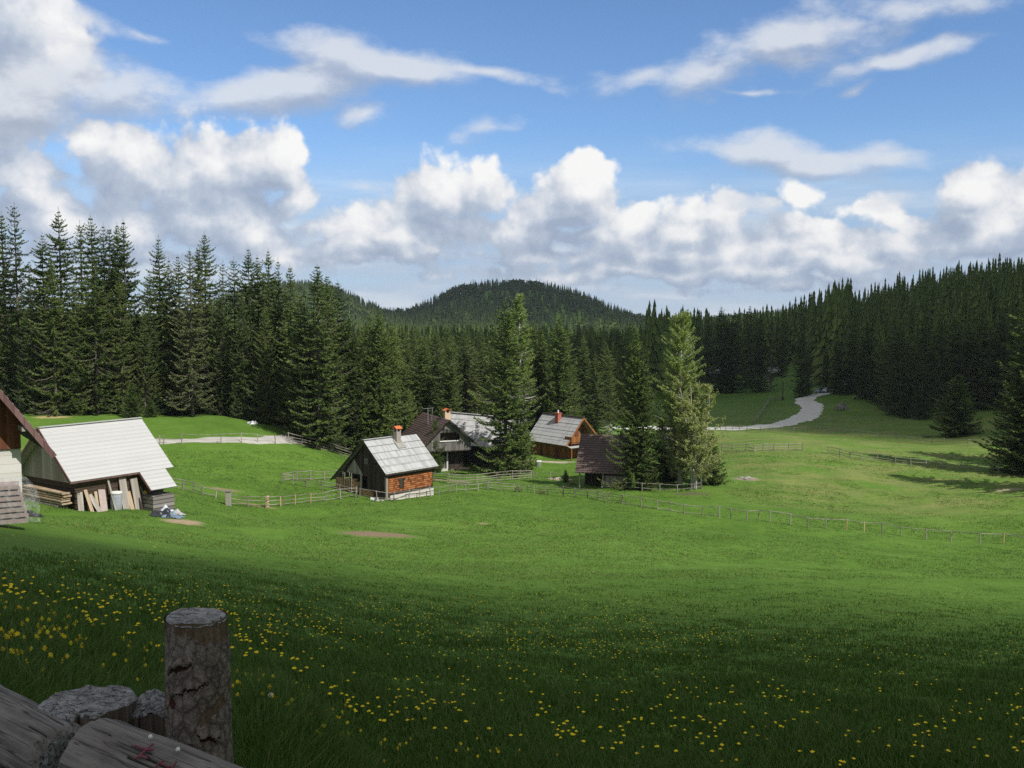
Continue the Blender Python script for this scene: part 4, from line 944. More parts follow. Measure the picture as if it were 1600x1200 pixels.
# ---- grey-roofed shed behind
s_ = house('shed', 'shed with a silver board roof half hidden behind the brown-roofed house', 'shed', 1.2, 149.5, 1.30, -21.0)
MB().box((0, 5.2, 1.4), (7.2, 10.2, 4.6)).build('wall', W_DARK, s_)
rf = MB(); roof_plane(rf, (0, -.6, 6.75), (0, 11.3, 7.45), (-4.6, 11.3, 3.3), (-4.6, -.6, 2.7), 1.35, .08, .06); roof_plane(rf, (0, 11.3, 7.45), (0, -.6, 6.75), (4.6, -.6, 2.7), (4.6, 11.3, 3.3), 1.35, .08, .06); r_ = rf.build('roof', R_GREY2, s_)
MB().bar((0, -.6, 6.86), (0, 11.3, 7.56), .5, .07).build('ridge_board', R_GREY, r_)
MB().prism([(-3.5, 2.4), (3.5, 2.4), (0, 6.5)], 0, .1).build('gable', W_DARK, s_)
# ---- grey-roofed house with the balcony
KX, KY, KT, KZ = 11.054, 157.0, .678, -21.5
h = house('house', 'honey-coloured timber house with a grey board roof, a balcony and a brick chimney', 'house', KX, KY, KT, KZ)
L, of, xr, xl, hr, her, hel, wi = 9.4, .5, 2.958, 3.741, 6.70, 3.67, 2.52, .75
sr, sl_ = (hr - her) / xr, (hr - hel) / xl; xw = xl - wi
MB().box((-.35, L / 2 + .9, 1.0), (2 * xw - .7, L - 1.8, 3.7)).build('wall', W_ORANGE, h)
G = MB(); G.prism([(-xw, 2.6), (xr - .35, 2.6), (xr - .35, her - .05), (0, hr - .2), (-xw, hel + .65)], .85, .95); G.build('gable', W_ORANGE, h)
for yy, ww in ((2.5, 1.0), (6.3, .35)): MB().box((-xw - .02, yy, .9), (.1, ww, 2.0)).build('door', W_RED if ww > .5 else W_DARK, h)
MB().box((-.35, .86, 4.0), (.95, .06, 1.9)).build('balcony_door', W_RED, h)
MB().box((.9, .86, 4.2), (.7, .06, .9)).build('window', GLASS, h)
bl = MB().box((-.4, -.0, 2.85), (5.2, 1.7, .12)).build('balcony', W_ORANGE, h)
rl = MB(); rl.box((-.4, -.78, 3.45), (5.0, .06, .9)); rl.box((-2.9, .0, 3.45), (.06, 1.5, .9)); rl.build('balcony_rail', W_ORANGE, bl)
MB().slab((-3.4, -1.2, 2.25), (1.8, -1.2, 2.25), (1.8, .9, 2.75), (-3.4, .9, 2.75), .08).build('porch_roof', R_GREY2, h)
for xx in (-3.1, 1.5): MB().bar((xx, -1.0, -.6), (xx, -1.0, 2.2), .16).build('porch_post', W_ORANGE, h)
MB().box((-.35, L / 2 + .9, -.9), (2 * xw - .5, L - 1.6, 1.0)).build('plinth', STONE, h)
rf = MB(); roof_plane(rf, (0, -of, hr), (0, L, hr), (xr, L, her), (xr, -of, her), 1.35, .08, .06); roof_plane(rf, (0, L, hr), (0, -of, hr), (-xl, -of, hel), (-xl, L, hel), 1.35, .08, .06); r_ = rf.build('roof', R_GREY2, h)
MB().bar((0, -of, hr + .08), (0, L, hr + .08), .45, .07).build('ridge_board', W_DARK, r_)
bb = MB(); bb.bar((0, -of - .03, hr - .06), (xr, -of - .03, her - .06), .06, .24, up=(sr, 0, 1)); bb.bar((0, -of - .03, hr - .06), (-xl, -of - .03, hel - .06), .06, .24, up=(-sl_, 0, 1)); bb.build('bargeboard', W_ORANGE, h)
chimney(h, -.75, 4.8, hr - 1.4, hr + .35, .75, .75, BRICKR, cap=BRICKR, holes=False)
MB().tube([(-.75, 4.8, hr + .4), (-.75, 4.8, hr + .9)], .12, 8).build('flue_pipe', WHITEP, h)
# ---- brown-roofed hut
UX, UY, UT, UZ = 9.2, 126.5, -1.80, -20.1
h = house('hut', 'low open hut with a steep dark brown roof under the spruces', 'hut', UX, UY, UT, UZ)
L, xr, hr, her = 7.2, 4.5, 6.4, 2.1
MB().box((-.9, L / 2, .9), (5.2, L - .8, 3.0)).build('wall', W_DARK, h)
MB().box((2.9, 4.4, .8), (1.6, 3.0, 1.9)).build('store_wall', W_GREY, h)
MB().prism([(-3.4, 2.0), (3.5, 2.0), (0, hr - .25)], .15, .25).build('gable', W_DARK, h)
rf = MB(); roof_plane(rf, (0, -.4, hr), (0, L, hr), (xr, L, her), (xr, -.4, her), .36); roof_plane(rf, (0, L, hr), (0, -.4, hr), (-3.4, -.4, 2.6), (-3.4, L, 2.6), .36); rf.build('roof', R_BROWN, h)
for yy in (.1, 3.0): MB().bar((xr - .6, yy, -.8), (xr - .6, yy, 2.25), .15).build('porch_post', W_GREY, h)
MB().bar((xr - .6, 0, 2.2), (xr - .6, L - .4, 2.2), .14).build('eave_beam', W_DARK, h)
MB().box((.6, 4.9, hr + .2), (.4, .4, .8)).build('chimney', BLACK, h)
# ---- house at the left edge
NT_ = .60
nw = 4.0; cxn, cyn = -23.35 - nw * math.cos(NT_), 47.0 - nw * math.sin(NT_)
h = house('house', 'half seen house at the left edge with a deep dark eave and white lower wall', 'house', cxn, cyn, NT_, -8.4)
zw, ze, pitch = 3.68, 3.50, 1.40; xe = 5.25; zr = ze + xe * pitch; of = 1.3; Ln = 9.0
MB().box((0, Ln / 2, .6), (2 * nw, Ln, 6.1)).build('wall', wood('whitewashed_boards', [(.2, (.46, .44, .41)), (.9, (.62, .60, .57))], .42, True, .04, .6), h)
MB().prism([(-nw, zw), (nw, zw), (nw, ze + (xe - nw) * pitch - .25), (0, zr - .3), (-nw, ze + (xe - nw) * pitch - .25)], -.10, -.02).build('gable', W_RED, h)
rf = MB(); roof_plane(rf, (0, -of, zr), (0, Ln, zr), (xe, Ln, ze), (xe, -of, ze), .36, .05); roof_plane(rf, (0, Ln, zr), (0, -of, zr), (-xe, -of, ze), (-xe, Ln, ze), .36, .05); rf.build('roof', R_WHITE, h)
bb = MB(); 
for sx in (-1, 1): bb.bar((0, -of + .02, zr - .19), (sx * xe, -of + .02, ze - .19), .06, .26, up=(sx * pitch, 0, 1))
bb.build('bargeboard', W_BRD, h)
sf = MB()
for sx in (-1, 1):
    P = [(0, -of + .05, zr - .10), (sx * xe, -of + .05, ze - .10), (sx * xe, Ln, ze - .10), (0, Ln, zr - .10)]; sf.slab(*(P if sx > 0 else P[::-1]), .04)
sf.build('soffit', W_DARK, h)
for xx in (1.05, 2.6, 4.0): MB().bar((xx, -of + .1, zr - .55 - xx * pitch), (xx, .2, zr - .55 - xx * pitch), .2, .22).build('purlin', W_GREY, h)
for a_, b_ in ((.3, -.15), (2.0, -.15)): MB().box((a_, -.16, 5.2), (1.0, .06, 1.2)).build('gable_window', W_RED, h)

# ---- little far buildings
def far_hut(px, py, Lx, H, label, roofm, wallm, th=.3):
    P = at(px, py); o = house('hut', label, 'hut', P[0], P[1], th, P[2])
    MB().box((0, 0, H * .3), (Lx, Lx * .8, H * .7)).build('wall', wallm, o); rf = MB()
    roof_plane(rf, (-Lx * .6, 0, H), (Lx * .6, 0, H), (Lx * .6, -Lx * .55, H * .5), (-Lx * .6, -Lx * .55, H * .5), .9); roof_plane(rf, (Lx * .6, 0, H), (-Lx * .6, 0, H), (-Lx * .6, Lx * .55, H * .5), (Lx * .6, Lx * .55, H * .5), .9); rf.build('roof', roofm, o)
    MB().box((0, -Lx * .41, H * .25), (Lx * .16, .06, H * .4)).build('door', W_DARK, o); return o
far_hut(1326, 613, 4.0, 3.4, 'pale little hut with a grey roof beside the road beyond the bend', R_GREY2, W_LOGG)
far_hut(1112, 594, 6, 5, 'distant brown hut with a pale roof between the far spruces', R_GREY, W_GREY, .1)
far_hut(1206, 590, 5, 4, 'distant hut with a pale gable behind the grey leafless spruce', R_GREY, W_LOGG, .4)
# ------------------------------------------------------------------ fences: posts and rails, each its own part
def fence(label, posts, rails, hgt=1.05, mat=None, post_w=.11, rail_w=.085, seed=1, lean=.05, pmat=None, diag=False, name='fence', drop=0.0):
    """posts: photo points at the feet of the posts; rails: heights as shares of hgt"""
    rs = random.Random(seed); P = [p if len(p) == 3 else at(*p) for p in posts]; c = np.mean(P, 0)
    o = empty(name, (P[0][0], P[0][1], P[0][2])); tag(o, label, 'fence'); o0 = P[0]; tops = []
    for i, p in enumerate(P):
        h = hgt * rs.uniform(.92, 1.12); lx, ly = rs.gauss(0, lean), rs.gauss(0, lean); w = post_w * rs.uniform(.85, 1.2)
        a = Vector(p - o0) + Vector((0, 0, -.4)); b_ = a + Vector((lx, ly, h + .4)); m = MB(); M = Matrix.Rotation(rs.uniform(0, 3), 3, 'Z')
        m.tube([a, a.lerp(b_, .5) + Vector((rs.gauss(0, .012), rs.gauss(0, .012), 0)), b_], w * .5, 6); m.build('post', (pmat or {}).get(i, mat or W_RAIL), o); tops.append((Vector(p - o0), Vector((lx, ly, h))))
    for i in range(len(P) - 1):
        for q, r in enumerate(rails):
            if isinstance(r, tuple) and not (r[1] <= i < r[2]): continue
            r_ = r[0] if isinstance(r, tuple) else r
            A = tops[i][0] + tops[i][1] * min(r_, 1.02); B = tops[i + 1][0] + tops[i + 1][1] * min(r_, 1.02)
            A.z += rs.gauss(0, .03); B.z += rs.gauss(0, .03) - drop; d = (B - A).normalized() * .12; side = Vector((d.y, -d.x, 0)).normalized() * (post_w * .5)
            mid = A.lerp(B, .5) + Vector((0, 0, -.015 * (B - A).length / 3 + rs.gauss(0, .02)))
            MB().tube([A - d - side, mid - side, B + d - side], rail_w * .42 * rs.uniform(.8, 1.15), 6).build('rail', mat or W_RAIL, o)
    return o
def lerp_pts(a, b, n): return [(a[0] + (b[0] - a[0]) * i / (n - 1), a[1] + (b[1] - a[1]) * i / (n - 1)) for i in range(n)]
R3 = (.25, .6, .95)
fence('three-railed fence running from the thick grey post to the cottage woodpile', [(357, 790), (388, 792), (418, 793), (439, 791), (461, 789), (485, 786), (509, 784), (533, 780), (558, 777)], (.2, .55, .93), 1.05, pmat={3: W_BRASS, 4: W_BRASS, 5: W_BRASS}, seed=2)
fence('back rails of the small paddock left of the cottage', [(443, 754), (464, 752), (485, 751), (507, 750), (530, 749)], R3, 1.05, seed=3)
fence('front rails of the small paddock, sloping to the woodpile', [(443, 755), (458, 757), (478, 761), (504, 766), (530, 772), (556, 778)], (.55, .95), 1.0, seed=4)
fence('broken rails behind the white-roofed barn', [(268, 762), (285, 766), (303, 770), (316, 774), (336, 778), (355, 786)], ((.95, 0, 3), (.6, 0, 3), (.25, 0, 4), (.75, 3, 5)), 1.0, seed=5, lean=.14)
fence('low fence with leaning posts in front of the cottage', [(562, 778), (590, 783), (616, 784), (639, 780), (655, 778), (674, 776), (686, 774), (701, 771), (712, 769), (729, 769), (747, 767), (762, 765)], (.35, .9), 1.0, seed=6, lean=.13)
fence('rail fence crossing the meadow in front of the hut', [(762, 766), (782, 767), (806, 768), (825, 769), (835, 771), (856, 773), (880, 775), (899, 776), (918, 778), (935, 781), (943, 783), (950, 785), (972, 787)], (.3, .62, .92), 1.05, seed=7, rail_w=.08)
fence('long single-railed fence across the right-hand pasture', [(972, 787), (1002, 792), (1027, 796), (1047, 799), (1069, 803), (1097, 805), (1124, 808), (1142, 811), (1167, 814), (1185, 812), (1203, 816), (1235, 820), (1263, 825), (1290, 826), (1323, 829), (1350, 831), (1377, 834), (1407, 838), (1447, 843), (1486, 846), (1530, 850), (1568, 850), (1604, 854)], ((.95), (.12, 0, 6)), 1.0, seed=8, rail_w=.075, post_w=.10, pmat={14: W_BRASS, 15: W_BRASS, 21: W_BRASS})
fence('bright four-railed fence in front of the dark timber house', [(672, 751), (679, 753), (700, 756), (719, 757), (745, 755), (776, 752), (800, 750), (830, 747)], (.12, .40, .68, .96), 1.15, seed=9, rail_w=.12)
fence('wooden gate rails between the paddock and the hut', [(834, 748), (838, 748), (860, 750), (884, 752)], (.25, .85), 1.0, seed=10, rail_w=.07)
fence('sunlit double rails on the crest right of the larch', [(1128, 705), (1145, 706), (1165, 705), (1178, 706), (1192, 704), (1208, 704), (1232, 704), (1253, 704)], (.15, .5, .9), 1.15, seed=11, rail_w=.13)
fence('dark rail fence running down to the nearest fir', [(1293, 709), (1312, 713), (1328, 716), (1345, 719), (1371, 721), (1399, 725), (1423, 728), (1447, 730), (1473, 732), (1502, 734), (1528, 736), (1560, 739)], ((.95), (.55), (.2, 0, 6)), 1.1, seed=12, rail_w=.10)
fence('grey fence along the shaded road on the right', [(1126, 674), (1134, 674), (1144, 674), (1155, 674), (1167, 674), (1188, 675), (1203, 675), (1222, 676), (1240, 676), (1258, 675), (1280, 675), (1298, 677), (1320, 679), (1345, 681), (1374, 685), (1402, 688), (1438, 692), (1456, 694), (1475, 695), (1512, 696), (1548, 697)], (.5, .92), 1.1, seed=13, rail_w=.09)
fence('roadside railing with a raised middle on the left track', [(250, 694), (256, 694), (284, 694), (345, 693), (378, 692), (403, 692), (430, 693)], ((.95, 2, 6), (.5, 0, 2)), 1.15, seed=14, rail_w=.10)
fence('stack of dark rails stepping down to the cottage', [(450, 692), (472, 696), (495, 701), (520, 707), (548, 716)], (.1, .35, .62, .92), 1.3, seed=15, rail_w=.13)
fence('narrow curving fence on the far meadow', [(1178, 663), (1186, 655), (1192, 646), (1197, 637), (1203, 628), (1212, 624), (1220, 622)], (.4, .9), 1.2, seed=16, rail_w=.16, post_w=.16)
fence('rails beside the road behind the balcony house', [(918, 664), (928, 665), (942, 666), (956, 667)], (.3, .6, .95), 1.2, seed=17, rail_w=.12)
fence('low rails at the foot of the hut and thicket', [(940, 764), (972, 766), (1003, 768), (1030, 769), (1058, 769), (1080, 768), (1096, 765)], (.4, .95), .95, seed=18)
fence('dark rails beside the trunk of the great spruce', [(792, 739), (806, 741), (822, 743)], (.35, .85), 1.1, seed=19)
# garden pickets below the great spruce
pk = empty('picket_fence', at(794, 732)); tag(pk, 'short run of pale pickets under the great spruce', 'fence'); p0 = np.array(pk.location); p1 = at(815, 733)
for i in range(10):
    q = Vector(p0 + (p1 - p0) * i / 9 - p0); MB().bar(q + Vector((0, 0, -.2)), q + Vector((0, 0, 1.5 + .1 * math.sin(i * 3))), .14, .04, up=(0, 1, 0)).build('picket', W_GREY, pk)
gp = empty('gate_post', at(357, 790)); tag(gp, 'thick square grey post ending the lower fence by the barn', 'post'); MB().box((0, 0, .55), (.42, .42, 1.5)).build('shaft', W_RAIL, gp); MB().box((0, 0, 1.36), (.52, .52, .14)).build('cap', W_RAIL, gp)
# round logs stacked on a stake in the lower fence
st = empty('log_stake', at(418, 794)); tag(st, 'stake threaded with five short round log slices in the lower fence', 'post')
for i in range(5): MB().tube([(-.02, -.22, .12 + i * .24), (.02, .22, .12 + i * .24)], .115, 10).build('log_slice', W_NEW, st)
MB().tube([(0, .06, -.4), (0, .06, 1.3)], .05, 6).build('stake', W_RAIL, st)
# utility pole by the far road
P = at(1223, 625); o = empty('utility_pole', P); tag(o, 'thin dark pole standing by the far bend of the road', 'pole'); MB().tube([(0, 0, -.3), (0, 0, 5.2)], .10, 6).build('shaft', W_DARK, o); MB().box((0, 0, .3), (.5, .5, 1.0)).build('foot', W_DARK, o)
# ------------------------------------------------------------------ firewood under the cottage eave
fw = MB(); fw.tube([(0, 0, 0), (0, .5, 0)], .080, 7); fwm = wood('split_firewood', [(.1, (.20, .12, .065)), (.5, (.42, .26, .13)), (.9, (.58, .40, .23))], .3, groove=1, objrand=True)
first = fw.build('firewood_log', fwm); rs_ = random.Random(4); n = 0; cells = []
for lv in range(10):
    for i in range(19):
        x = -4.55 + i * .19 + (.095 if lv % 2 else 0); top = 1.42 + .18 * math.sin(x * 2.3) - (.35 if x > -1.6 else 0)
        if lv * .135 < top - .1: cells.append((x, lv * .135 + .03))
for lv in range(4):
    for i in range(9): cells.append((-.7 + i * .21 + (.1 if lv % 2 else 0), lv * .135 - .1 if i < 7 else lv * .12 - .15))
for (x, z) in cells:
    wx, wy = LOCAL(CX, CY, CT, x + rs_.gauss(0, .015), -.42 + rs_.gauss(0, .05)); o = first if n == 0 else first.copy()
    if n: COL.objects.link(o)
    s = rs_.uniform(.82, 1.15); o.location = (wx, wy, CZ + z + .12); o.rotation_euler = (0, rs_.uniform(0, 6.28), CT + rs_.gauss(0, .06)); o.scale = (s, rs_.uniform(.85, 1.3), s); n += 1
    tag(o, 'split firewood log in the stack under the cottage gable', 'firewood', 'firewood logs stacked under the cottage gable')
for i, (x, hgt) in enumerate(((-3.35, 2.15), (-3.05, 2.1), (-2.25, 2.2), (-1.9, 2.15))):
    wx, wy = LOCAL(CX, CY, CT, x, -.52); o = MB().tube([(0, 0, -.2), (0, 0, hgt)], .05, 6).build('stake', W_RAIL, None, (wx, wy, CZ)); tag(o, 'thin upright stake holding the cottage firewood stack', 'stake', 'stakes at the cottage firewood stack')
wx, wy = LOCAL(CX, CY, CT, -.55, -.45); o = MB().bar((0, 0, -.2), (.1, 0, 2.2), .22, .05, up=(0, 1, 0)).build('board', W_RAIL, None, (wx, wy, CZ)); tag(o, 'pale board standing against the firewood at the cottage front', 'board')
P = at(585, 781); o = MB().box((0, 0, .12), (.75, .5, .24)).build('sack', WHITEP, None, P); tag(o, 'small white sack on the grass before the cottage', 'sack')
# ------------------------------------------------------------------ things leaning on the barn
def lean_board(x, wdt, hgt, mat, label, dy=.9, tilt=0.0, z0=None, cat='board', name='board', th=.05):
    """board standing on the ground in front of the barn's long wall; x along the wall"""
    xw = 3.816 - .43; a = LOCAL(BX, BY, BT, xw + dy, x + tilt); b = LOCAL(BX, BY, BT, xw + .12, x)
    za = hz(*a) - .04; top = za + hgt; A = Vector((a[0], a[1], za)); B = Vector((b[0], b[1], top)); along = Vector((-math.sin(BT), math.cos(BT), 0))
    o = MB().bar((0, 0, 0), B - A, wdt, th, up=(B - A).cross(along)).build(name, mat, None, A); tag(o, label, cat); return o
BOARDS = [(.15, .40, 1.25, W_GREY, 'short pale board at the near corner of the barn wall'), (.55, .25, 1.5, W_NEW, 'narrow fresh board leaning second from the barn corner'), (.85, .35, 1.2, W_GREY, 'weathered short board leaning between two fresh ones'),
          (1.3, .22, 1.35, W_NEW, 'narrow yellowish board leaning on the barn'), (1.75, .50, 1.45, plain('pink_board', (.42, .34, .32)), 'pinkish wide board leaning on the barn wall'), (2.2, .14, 2.35, W_RAIL, 'tall thin slat leaning on the barn, taller than the boards beside it'),
          (2.75, .45, 1.25, plain('grey_blue_board', (.38, .40, .42)), 'bluish grey board leaning beside the white drum'), (3.35, .55, 2.2, W_GREY, 'wide tall grey board, left of the two tallest on the barn'), (3.8, .3, 1.2, W_NEW, 'short brown board in front of the two tallest boards'),
          (4.25, .60, 2.25, W_GREY, 'wide tall grey board, right of the two tallest on the barn'), (4.75, .10, 1.8, W_RAIL, 'thin pole leaning right of the tall grey boards'), (4.5, .12, 1.3, W_DARK, 'dark branch leaning across the tall grey board')]
for i, (x, wd, hg, mt, lb) in enumerate(BOARDS): lean_board(x, wd, hg, mt, lb, dy=.55 + .18 * (i % 3), tilt=(-.2, .12, .3, -.1)[i % 4])
lean_board(5.0, .36, 1.5, plain('yellow_board', (.72, .47, .10)), 'bright yellow board leaning inside the barn porch', dy=.7, tilt=.5)
a = LOCAL(BX, BY, BT, 3.9, 2.6); P = np.array([a[0], a[1], hz(*a)]); o = empty('drum', P); tag(o, 'grey drum with a white rim behind the leaning boards', 'drum')
MB().tube([(0, 0, 0), (0, 0, .4), (0, 0, .9), (0, 0, 1.15)], [.36, .39, .39, .36], 16).build('barrel_body', plain('drum_plastic', (.34, .36, .40), rough=.5), o); MB().tube([(0, 0, 1.12), (0, 0, 1.22)], .41, 16).build('rim', WHITEP, o)
# sawn planks stacked along the barn gable
for lv in range(7):
    wdt = 1.0 - .05 * lv; x0, x1 = (-2.6, 2.9) if lv < 2 else (-1.1 - .1 * lv, 3.3) if lv < 5 else (-1.7, 3.4)
    a = LOCAL(BX, BY, BT, x0, -.75 - .06 * (lv % 2)); b = LOCAL(BX, BY, BT, x1, -.75 + .05 * (lv % 3)); zb_ = max(hz(*b), BZ - .4) + .06 + lv * .17
    o = MB().bar((0, 0, 0), (b[0] - a[0], b[1] - a[1], -.04), wdt * .8, .10).build('plank', W_NEW if lv > 1 else W_GREY, None, (a[0], a[1], zb_))
    tag(o, 'sawn plank stacked against the barn gable' if lv > 1 else 'grey plank at the bottom of the barn gable stack', 'plank', 'sawn planks stacked at the barn gable' if lv > 1 else 'grey bottom planks at the barn gable')
# foil-covered timber stack by the left house
NS = at(4, 816); nth = NT_ - .15; dirx = Vector((math.cos(nth), math.sin(nth), 0))
for lv in range(7):
    A = Vector(at(-30, 818)) + Vector((0, 0, .08 + lv * .215)); L_ = 1.62 - .05 * lv
    o = MB().bar((0, 0, 0), dirx * L_, 1.1, .15).build('timber', plain('pinkish_timber', (.40, .31, .28), (.30, .24, .22)), None, A); tag(o, 'pinkish timber in the foil-covered stack by the left house', 'timber', 'timbers of the foil-covered stack')
fm, k = new_mat('clear_plastic_foil')
p_ = k.node('ShaderNodeBsdfPrincipled'); p_.inputs['Base Color'].default_value = (.75, .78, .8, 1); p_.inputs['Roughness'].default_value = .25; nn = k.noise(k.node('ShaderNodeTexCoord').outputs['Object'], 5, 4, .6); b_ = k.node('ShaderNodeBump'); b_.inputs['Strength'].default_value = .5; b_.inputs['Distance'].default_value = .04; k.put(b_.inputs['Height'], nn); k.l.new(b_.outputs[0], p_.inputs['Normal'])
t_ = k.node('ShaderNodeBsdfTransparent'); x_ = k.node('ShaderNodeMixShader'); k.put(x_.inputs[0], k.mr(nn, .46, .70, .04, .34)); k.l.new(t_.outputs[0], x_.inputs[1]); k.l.new(p_.outputs[0], x_.inputs[2]); k.l.new(x_.outputs[0], k.node('ShaderNodeOutputMaterial').inputs[0])
rsn = np.random.RandomState(3); A = np.array(at(-30, 818)); dv = np.array(dirx); nv_ = np.array([-dv[1], dv[0], 0]); G = []
for i in range(26):
    for j in range(22):
        u = -.15 + 2.0 * i / 25; t = j / 21; end = max(0, (u - 1.5) / .5); prof = [(-.62, 0), (-.60, .8), (-.56, 1.58), (0, 1.68), (.55, 1.6), (.6, .4)]
        xs = np.interp(t * 5, range(6), [q[0] for q in prof]); zs = np.interp(t * 5, range(6), [q[1] for q in prof]) * (1 - .75 * min(end, 1) ** 1.5)
        G.append(A + dv * (u + .25 * min(end, 1)) + nv_ * (xs + rsn.normal(0, .012)) + np.array([0, 0, zs + rsn.normal(0, .012)]))
Q = [(i * 22 + j, (i + 1) * 22 + j, (i + 1) * 22 + j + 1, i * 22 + j + 1) for i in range(25) for j in range(21)]
G = np.array(G); o = link('plastic_sheet', np_mesh('plastic_sheet', G - A, np.array(Q), mats=[fm], smooth=True)); o.location = A; tag(o, 'clear plastic foil draped over the timber stack by the left house', 'sheet')
# crumpled tarpaulins on the bare earth
def tarp(px, py, rx, ry, h, mat, label, seed):
    P = at(px, py); r = np.random.RandomState(seed); n = 26; V = []; ph = r.uniform(0, 6.28, 8)
    for i in range(n):
        for j in range(n):
            u, v = 2 * i / (n - 1) - 1, 2 * j / (n - 1) - 1; e = max(0, 1 - max(abs(u), abs(v)) ** 2)
            x, y = u * rx * (1 + .15 * math.sin(3 * v + ph[0])), v * ry * (1 + .15 * math.sin(4 * u + ph[1]))
            z = h * e * (.55 + .3 * math.sin(5 * u + ph[2] + 2 * v) + .3 * math.sin(7 * v + ph[3] - 3 * u)) + r.normal(0, .02) + .05
            V.append((x, y, hz(P[0] + x, P[1] + y) - P[2] + max(z, .03)))
    Q = [(i * n + j, (i + 1) * n + j, (i + 1) * n + j + 1, i * n + j + 1) for i in range(n - 1) for j in range(n - 1)]
    o = link('tarpaulin', np_mesh('tarpaulin', np.array(V), np.array(Q), mats=[mat])); o.location = P; tag(o, label, 'tarpaulin'); return o
tarp(257, 806, .75, .8, .5, plain('black_foil', (.025, .027, .035), rough=.3, spec=.5), 'crumpled black tarpaulin on the bare earth by the barn', 1)
tarp(263, 803, .5, .6, .55, plain('pale_foil', (.55, .58, .64), rough=.35), 'crumpled silvery tarpaulin behind the black one', 2)
tarp(271, 809, .6, .55, .4, plain('blue_grey_foil', (.16, .22, .28), rough=.35), 'bluish crumpled tarpaulin nearest the grass', 3)
tarp(275, 804, .5, .45, .4, plain('grey_foil', (.42, .41, .42), rough=.5), 'grey crumpled tarpaulin right of the silvery one', 4)
tarp(48, 806, .6, .4, .25, plain('black_foil_scrap', (.03, .03, .035), rough=.4), 'black foil scrap at the foot of the plastic-covered timber', 5)
# stones, tub, log heap on the meadows
def rocks(px, py, n, s, spread, label, group, mat=STONE, seed=1):
    r = np.random.RandomState(seed)
    for i in range(n):
        P = at(px + r.normal(0, spread), py + r.normal(0, spread * .12)); V = []; 
        bm = bmesh.new(); bmesh.ops.create_icosphere(bm, subdivisions=2, radius=1)
        for v in bm.verts: v.co *= 1 + .22 * math.sin(v.co.x * 3 + i) * math.sin(v.co.y * 4 + i) + r.normal(0, .05)
        me = bpy.data.meshes.new('stone'); bm.to_mesh(me); bm.free(); me.materials.append(mat); o = link('stone', me); q = s * r.uniform(.6, 1.3)
        o.location = P + np.array([0, 0, q * .15]); o.scale = (q * 1.3, q, q * .6); o.rotation_euler = (0, 0, r.uniform(0, 6)); tag(o, label, 'stone', group)
rocks(1163, 747, 7, .30, 10, 'pale stone in the scatter on the pasture right of the thicket', 'stones on the pasture', seed=2)
rocks(877, 750, 5, .38, 8, 'light stone beside the gate by the hut', 'stones by the gate', plain('tan_stone', (.5, .42, .32)), 3)
rocks(394, 663, 1, .5, 1, 'single white boulder on the mound below the left wood', None, WHITEP, 4)
rocks(600, 782, 6, .2, 8, 'small stone along the cottage wall foot', 'stones by the cottage', seed=6)
P = at(841, 729); o = empty('tub', P); tag(o, 'pale grey tub on the grass in front of the balcony house', 'tub'); MB().tube([(0, 0, 0), (0, 0, .8)], [.42, .50], 14).build('body', METAL, o); MB().tube([(0, 0, .78), (0, 0, .86)], .53, 14).build('rim', WHITEP, o)
P = at(1315, 640); o = empty('log_heap', P); tag(o, 'grey heap of propped branches on the shaded meadow', 'heap'); r = random.Random(3)
for i in range(26):
    a = r.uniform(0, 6.28); rr = r.uniform(1.0, 2.3); MB().tube([(math.cos(a) * rr, math.sin(a) * rr, 0), (math.cos(a) * .2, math.sin(a) * .2, r.uniform(1.2, 2.0))], .09, 5).build('branch', W_RAIL, o)
P = at(1342, 623); o = empty('log_bench', P); tag(o, 'brown bench-like log lying at the edge of the shaded wood', 'log'); MB().tube([(-1.6, 0, .45), (1.6, .2, .5)], .22, 8).build('trunk', W_NEW, o); MB().box((-1, 0, .15), (.4, .5, .4)).build('support', W_DARK, o); MB().box((1, .1, .15), (.4, .5, .4)).build('support', W_DARK, o)
P = at(722, 741); o = empty('garden_table', P); tag(o, 'dark garden table beside the white plinth of the dark house', 'table'); MB().box((0, 0, .85), (2.2, 1.0, .08)).build('table_top', W_DARK, o)
for sx in (-.9, .9): MB().box((sx, 0, .4), (.12, .8, .85)).build('leg', W_DARK, o)
P = at(1290, 620); cars = []
def car(px, py, th, mat, label):
    P = at(px, py); o = empty('parked_car', P, th); tag(o, label, 'car', 'cars parked behind the road bend')
    m = MB(); m.prism([(-2.0, .35), (2.0, .35), (2.05, .75), (1.2, .9), (-1.95, .95)], -.82, .82); m.build('body', mat, o, smooth=False)
    MB().prism([(-1.8, .93), (1.15, .9), (.45, 1.42), (-1.35, 1.45)], -.72, .72).build('cabin', GLASS, o)
    for sx in (-1.25, 1.3):
        for sy in (-.8, .8): MB().tube([(sx, sy - .1, .32), (sx, sy + .1, .32)], .32, 12).build('wheel', BLACK, o)
car(1284, 614, .4, plain('silver_paint', (.5, .52, .55), rough=.3), 'silver car parked under the spruces by the road bend')
car(1297, 613, .3, plain('white_car_paint', (.75, .76, .78), rough=.3), 'white car parked right of the silver one')
